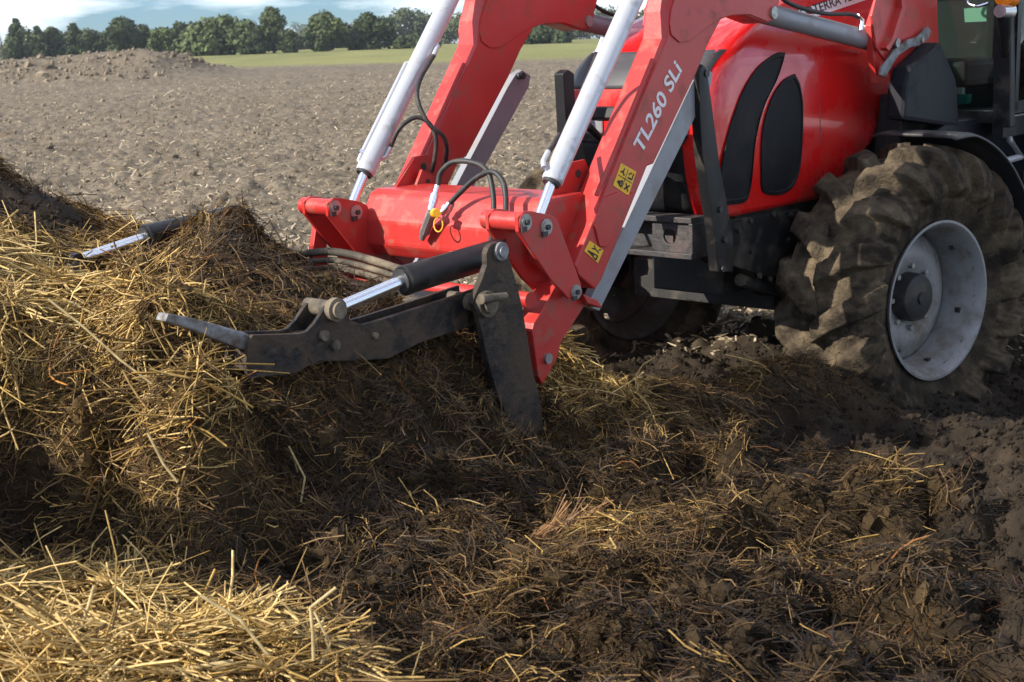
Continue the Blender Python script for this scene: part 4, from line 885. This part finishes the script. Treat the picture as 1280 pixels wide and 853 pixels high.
for dv in (0, -1.0):
    hyd(ld, (2.346-.03, VM+dv, 1.069), (2.222, VM+dv, 1.215), (1.40, VM+dv, 2.26), .0395, .0195, 'silver', 'chrome', pipe=dv < 0)
    # lift cylinders
    p0, p1 = (.80, VM+dv, 1.80), (-.206, VM+dv, 1.656)
    g = Geo(); g.tube([(.79, VM+dv, 1.802), (.775, VM+dv, 1.80), (-.19, VM+dv, 1.66), (-.206, VM+dv, 1.657)], [.042, .046, .046, .043], 28); o = g.out('lift_cylinder', 'grey_paint', ld)
    g = Geo(); g.tube([(-.20, VM+dv, 1.657), (-.40, VM+dv, 1.628)], .025, 18); g.out('lift_rod', 'chrome', o)
    g = Geo(); g.tube([(.815, VM+.03+dv, 1.80), (.815, VM+.075+dv, 1.80)], .026, 16); g.out('lift_pin', 'steel_bolt', o)
    P = [V(965, -12, VM+.04), V(990, 6, VM+.05), V(1030, 17, VM+.05), V(1062, 18, VM+.05), V(1074, 22, VM+.05)]
    g = Geo(); g.tube(smooth_path([(a, b+dv, c) for a, b, c in P], 6), .0095, 10); g.out('hose', 'rubber', ld)
    P = [V(1072, 20, VM+.05), V(1078, 25, VM+.05), V(1076, 38, VM+.05)]; g = Geo(); g.tube([(a, b+dv, c) for a, b, c in P], .010, 10); g.out('hose_fitting', 'chrome', ld)
# masts: twin red plates with the latch lever
for dv in (0, -1.0):
    po = outline([(1110, -60), (1170, -60), (1172, 20), (1174, 62), (1166, 74), (1129, 110), (1115, 110), (1112, 84), (1096, 60), (1090, 20)], .585)
    g = Geo(); g.prism(po, .572+dv, .585+dv); g.out('mast_plate', 'loader_red', ld, smooth=False, bevel=.003)
    g = Geo(); fl = outline([(1095, -40), (1100, 0), (1090, 32), (1092, 60), (1097, 104), (1101, 104), (1096, 60), (1095, 34), (1106, 0)], .57); g.prism(fl, .535+dv, .565+dv)
    fl2 = outline([(1122, -40), (1124, 10), (1112, 48), (1104, 60), (1108, 64), (1117, 48), (1129, 10), (1128, -40)], .60); g.prism(fl2, .565+dv, .615+dv); g.out('mast_web', 'loader_red', ld, smooth=False, bevel=.002)
    lv = outline([(1098, 94), (1100, 84), (1116, 62), (1132, 50), (1145, 46), (1157, 34), (1161, 38), (1158, 48), (1146, 57), (1134, 60), (1120, 70), (1108, 90), (1104, 97)], .60)
    g = Geo(); g.prism(lv, .60+dv, .612+dv); o = g.out('latch_lever', 'worn_steel', ld, smooth=False, bevel=.002)
    a = V(1120, 54, .6); g = Geo(); g.tube([(a[0], .585+dv, a[2]), (a[0], .612+dv, a[2])], .022, 14); a = V(1149, 50, .6); g.tube([(a[0], .612+dv, a[2]), (a[0], .622+dv, a[2])], .014, 10); g.out('lever_bolt', 'steel_bolt', o)
    g = Geo(); g.prism([(-.62, .75), (-.66, 1.38), (-.42, 1.40), (-.36, 1.10), (-.30, .75)], .43+dv, .56+dv); g.out('mounting_bracket', 'black', ld, smooth=False, bevel=.005)
# hoses and couplings on the beam
def hose(pts, r=.0105, m='rubber', par=ld, name='hose'): g = Geo(); g.tube(smooth_path(pts, 8), r, 12); return g.out(name, m, par)
hose([U(547, 234, 2.29), U(551, 216, 2.28), U(566, 203, 2.27), U(590, 203, 2.26), U(609, 214, 2.27), U(616, 240, 2.30), U(617, 270, 2.34), U(614, 300, 2.40), U(611, 330, 2.48)])
hose([U(560, 257, 2.30), U(576, 240, 2.29), U(595, 223, 2.28), U(615, 215, 2.28), U(628, 226, 2.29), U(632, 245, 2.31), U(632, 270, 2.35), U(629, 300, 2.41), U(622, 330, 2.49)])
hose([V(542, 70, -.44), V(525, 100, -.42), V(522, 125, -.38), V(536, 155, -.33), V(555, 172, -.30), V(558, 195, -.34), V(552, 216, -.40)], .0095)
hose([V(488, 184, -.46), V(500, 160, -.42), V(520, 147, -.38), V(537, 155, -.34), V(545, 175, -.32), V(543, 200, -.34), V(540, 214, -.38)], .0095)
hose([V(747, 66, .46), V(738, 90, .42), V(726, 120, .40), V(722, 150, .40)], .0095); hose([V(700, 168, .40), V(694, 178, .42), V(685, 192, .45)], .0095)
for P, n_ in (([V(542, 70, -.44), V(547, 58, -.46), V(543, 52, -.48)], 1), ([V(488, 184, -.46), V(482, 196, -.47), V(472, 199, -.49)], 1), ([V(685, 190, .45), V(679, 202, .47), V(680, 210, .49)], 1), ([V(747, 66, .46), V(754, 48, .47)], 1)):
    g = Geo(); g.tube(P, .0105, 10); g.out('hose_fitting', 'silver', ld)
for (A, B) in ((U(547, 232, 2.29), U(537, 268, 2.33)), (U(562, 254, 2.30), U(552, 268, 2.32))):
    A, B = np.array(A), np.array(B); g = Geo(); g.tube([A, A*.7+B*.3, A*.69+B*.31, A*.4+B*.6, A*.39+B*.61, B], [.012, .012, .018, .018, .015, .015], 14); g.out('quick_coupling', 'chrome', ld)
A, B = np.array(U(541, 264, 2.33)), np.array(U(530, 292, 2.32)); g = Geo(); g.tube([A, B], [.022, .019], 8); g.tube([B, B*1.25-A*.25], [.014, .012], 10); g.out('coupling_block', 'steel_bolt', ld)
c_ = np.array(U(545, 267, 2.36)); g = Geo(); g.tube([c_-np.array([.006, .012, 0]), c_+np.array([.012, .016, .004])], [.019, .016], 14); g.out('dust_cap', 'yellow_cap', ld)
lp = [U(547+5.5*math.cos(t)+1, 281+9*math.sin(t), 2.35+.01*math.sin(t)) for t in np.linspace(0, 2*math.pi, 20)]; g = Geo(); g.tube(lp, .0028, 6, cap=False); g.out('cap_strap', 'yellow_cap', ld)
# black uprights seen between the arms (front guard of the tractor)
g = Geo(); P = outline([(704, 92), (711, 87), (718, 92), (719, 120), (722, 150), (729, 186), (736, 212), (726, 226), (716, 218), (708, 170), (706, 130)], .10)
g.prism(P, .05, .10); P = outline([(740, 134), (776, 133), (772, 152), (738, 148)], .10); g.prism(P, .0, .35); g.tube([V(735, 158, .1), V(765, 188, .1)], .018, 8)
g.tube([V(765, 186, .1), (1.2, .1, 1.0)], .03, 8); g.out('hood_guard_frame', 'black', tr, smooth=False, bevel=.006)

# ================================================================== MANURE GRAB
gr = thing('manure_grab', 2.6, 'dark dirty steel manure grab with black cylinder clamped into the heap', 'grab')
OFFG = (2.6, 0, 0)
gs = [28/2.909]
def C7(pts): return [(280+a/2.909, 280+b/2.909) for a, b in pts]
plate_px = C7([(955, 110), (962, 88), (975, 72), (995, 66), (1015, 74), (1028, 95), (1045, 150), (1062, 205), (1083, 290), (1100, 390), (1125, 540), (1150, 640), (1164, 740), (1168, 800), (1100, 800), (1050, 735), (1000, 640), (955, 480), (925, 330), (905, 290), (912, 262), (940, 200), (956, 150)])
def grab_side(dv, lab, near):
    g = Geo(); g.prism(outline(plate_px, .62), .595+dv, .62+dv); o = g.out('side_plate', 'dark_steel', gr, smooth=False, off=OFFG, bevel=.004)
    if lab: o['label'] = lab
    if near:
        a = V(280+1003/2.909, 280+100/2.909, .62); g = Geo(); g.tube([(a[0], .60, a[2]), (a[0], .640, a[2])], .019, 14); g.tube([(a[0], .62, a[2]), (a[0], .632, a[2])], .032, 20); g.out('pin', 'worn_steel', o, off=OFFG)
        a = V(280+945/2.909, 280+290/2.909, .62); g = Geo(); g.tube([(a[0], .46, a[2]), (a[0], .66, a[2])], .030, 16); g.tube([(a[0], .62, a[2]), (a[0], .645, a[2])], .045, 20); g.out('pivot', 'mudtimber', o, off=OFFG)
        A = V(280+935/2.909, 280+275/2.909, .66); B = V(280+1025/2.909, 280+262/2.909, .66); g = Geo(); g.tube([A, B], [.017, .012], 10); g.out('locking_pin', 'mudtimber', o, off=OFFG)
    # the swinging arm: two plates with a web between
    ap = C7([(925, 232), (850, 258), (700, 308), (560, 352), (505, 366), (462, 352), (440, 318), (425, 296), (400, 290), (372, 300), (352, 328), (330, 362), (302, 392), (270, 400), (105, 404), (92, 430), (80, 500), (86, 560), (120, 560), (260, 545), (340, 500), (470, 500), (600, 490), (720, 430), (900, 372), (935, 345)])
    P = outline(ap, .55)
    for v0 in (.535, .445):
        g = Geo(); g.prism(P, v0+dv, v0+dv+.015); g.out('arm_plate', 'dark_steel', gr, smooth=False, off=OFFG, bevel=.003)
    ap2 = C7([(900, 265), (700, 330), (560, 375), (500, 385), (440, 380), (400, 385), (330, 400), (270, 415), (110, 420), (100, 540), (250, 535), (450, 485), (600, 470), (700, 430), (900, 362)])
    g = Geo(); g.prism(outline(ap2, .55), .455+dv, .54+dv); g.out('arm_web', 'dark_steel', gr, smooth=False, off=OFFG)
    if near:
        for (a, b) in ((360, 405), (545, 405), (400, 440)):
            g = Geo(); c_ = V(280+a/2.909, 280+b/2.909, .55); g.tube([(c_[0], .55, c_[2]), (c_[0], .563, c_[2])], .017 if b > 410 or a < 400 else .010, 12)
            g.out('arm_bolt', 'mudtimber', gr, off=OFFG)
    # tooth
    tp = [(320, 424), (300, 415), (262, 404), (232, 396), (204, 391), (200, 401), (236, 412), (262, 423), (296, 436), (318, 440)]
    g = Geo(); g.prism(outline(tp, .50), .475+dv, .525+dv); g.out('tooth', 'worn_steel', gr, smooth=False, off=OFFG, bevel=.006)
    # cylinder
    eye = V(424, 383, .50); neck = V(280+648/2.909, 280+208/2.909, .50); end = V(280+1000/2.909, 280+103/2.909, .50)
    eye = (eye[0]+.04, .50+dv, eye[2]-.012); neck = (neck[0], .50+dv, neck[2]); end = (end[0], .50+dv, end[2])
    if not near: eye, neck, end = [(q[0], q[1], q[2]+.05) for q in (eye, neck, end)]
    o = hyd(gr, [eye[i]-OFFG[i] for i in range(3)], [neck[i]-OFFG[i] for i in range(3)], [end[i]-OFFG[i] for i in range(3)], .049, .0215, 'black', 'chrome', pipe=False)
    c_ = V(280+405/2.909, 280+312/2.909, .56); g = Geo(); g.tube([(c_[0], .43+dv, c_[2]), (c_[0], .585+dv, c_[2])], .026, 16); g.tube([(c_[0], .55+dv, c_[2]), (c_[0], .572+dv, c_[2])], .037, 20)
    g.out('rod_pin', 'mudtimber', gr, off=OFFG)
grab_side(0, 'side plate next to the red foot', True); grab_side(-1.45, None, False)
g = Geo(); g.tube([(2.62, -.85, .80), (2.62, .58, .80)], .05, 16); g.tube([(2.45, -.85, .45), (2.45, .58, .45)], .04, 16); g.box((2.50, -.13, .60), (.015, .70, .14)); g.out('frame_tube', 'dark_steel', gr, off=OFFG)
for k in range(4):
    P = [V(640, 332, .2), V(600, 336, .0)]
for (r_, dz, v0) in ((.016, .0, 0), (.013, -.035, 0), (.013, -.065, .02)):
    P = [V(352, 322, -.75), V(400, 315, -.55), V(432, 317, -.42), V(470, 327, -.25), V(505, 338, -.12), V(560, 350, .0)]
    g = Geo(); g.tube(smooth_path([(a, b, c+dz) for a, b, c in P], 6), r_, 10); g.out('feed_hose', 'mudtimber', gr, off=OFFG)

# ================================================================== AIR
g = Geo(); g.box((0, 830, 6.25), (2700, 870, 7.75)); hz = g.out('haze', 'soil', None, smooth=False)
hm = bpy.data.materials.new('haze_air'); hm.use_nodes = True; hn = hm.node_tree; hn.nodes.clear()
ho = hn.nodes.new('ShaderNodeOutputMaterial'); hv = hn.nodes.new('ShaderNodeVolumePrincipled'); hv.inputs['Density'].default_value = .00022; hv.inputs['Color'].default_value = (.80, .88, 1, 1); hv.inputs['Anisotropy'].default_value = .3
hn.links.new(hv.outputs[0], ho.inputs['Volume']); hz.data.materials.clear(); hz.data.materials.append(hm); tag(hz, 'thin blue air haze over the field', kind='stuff')
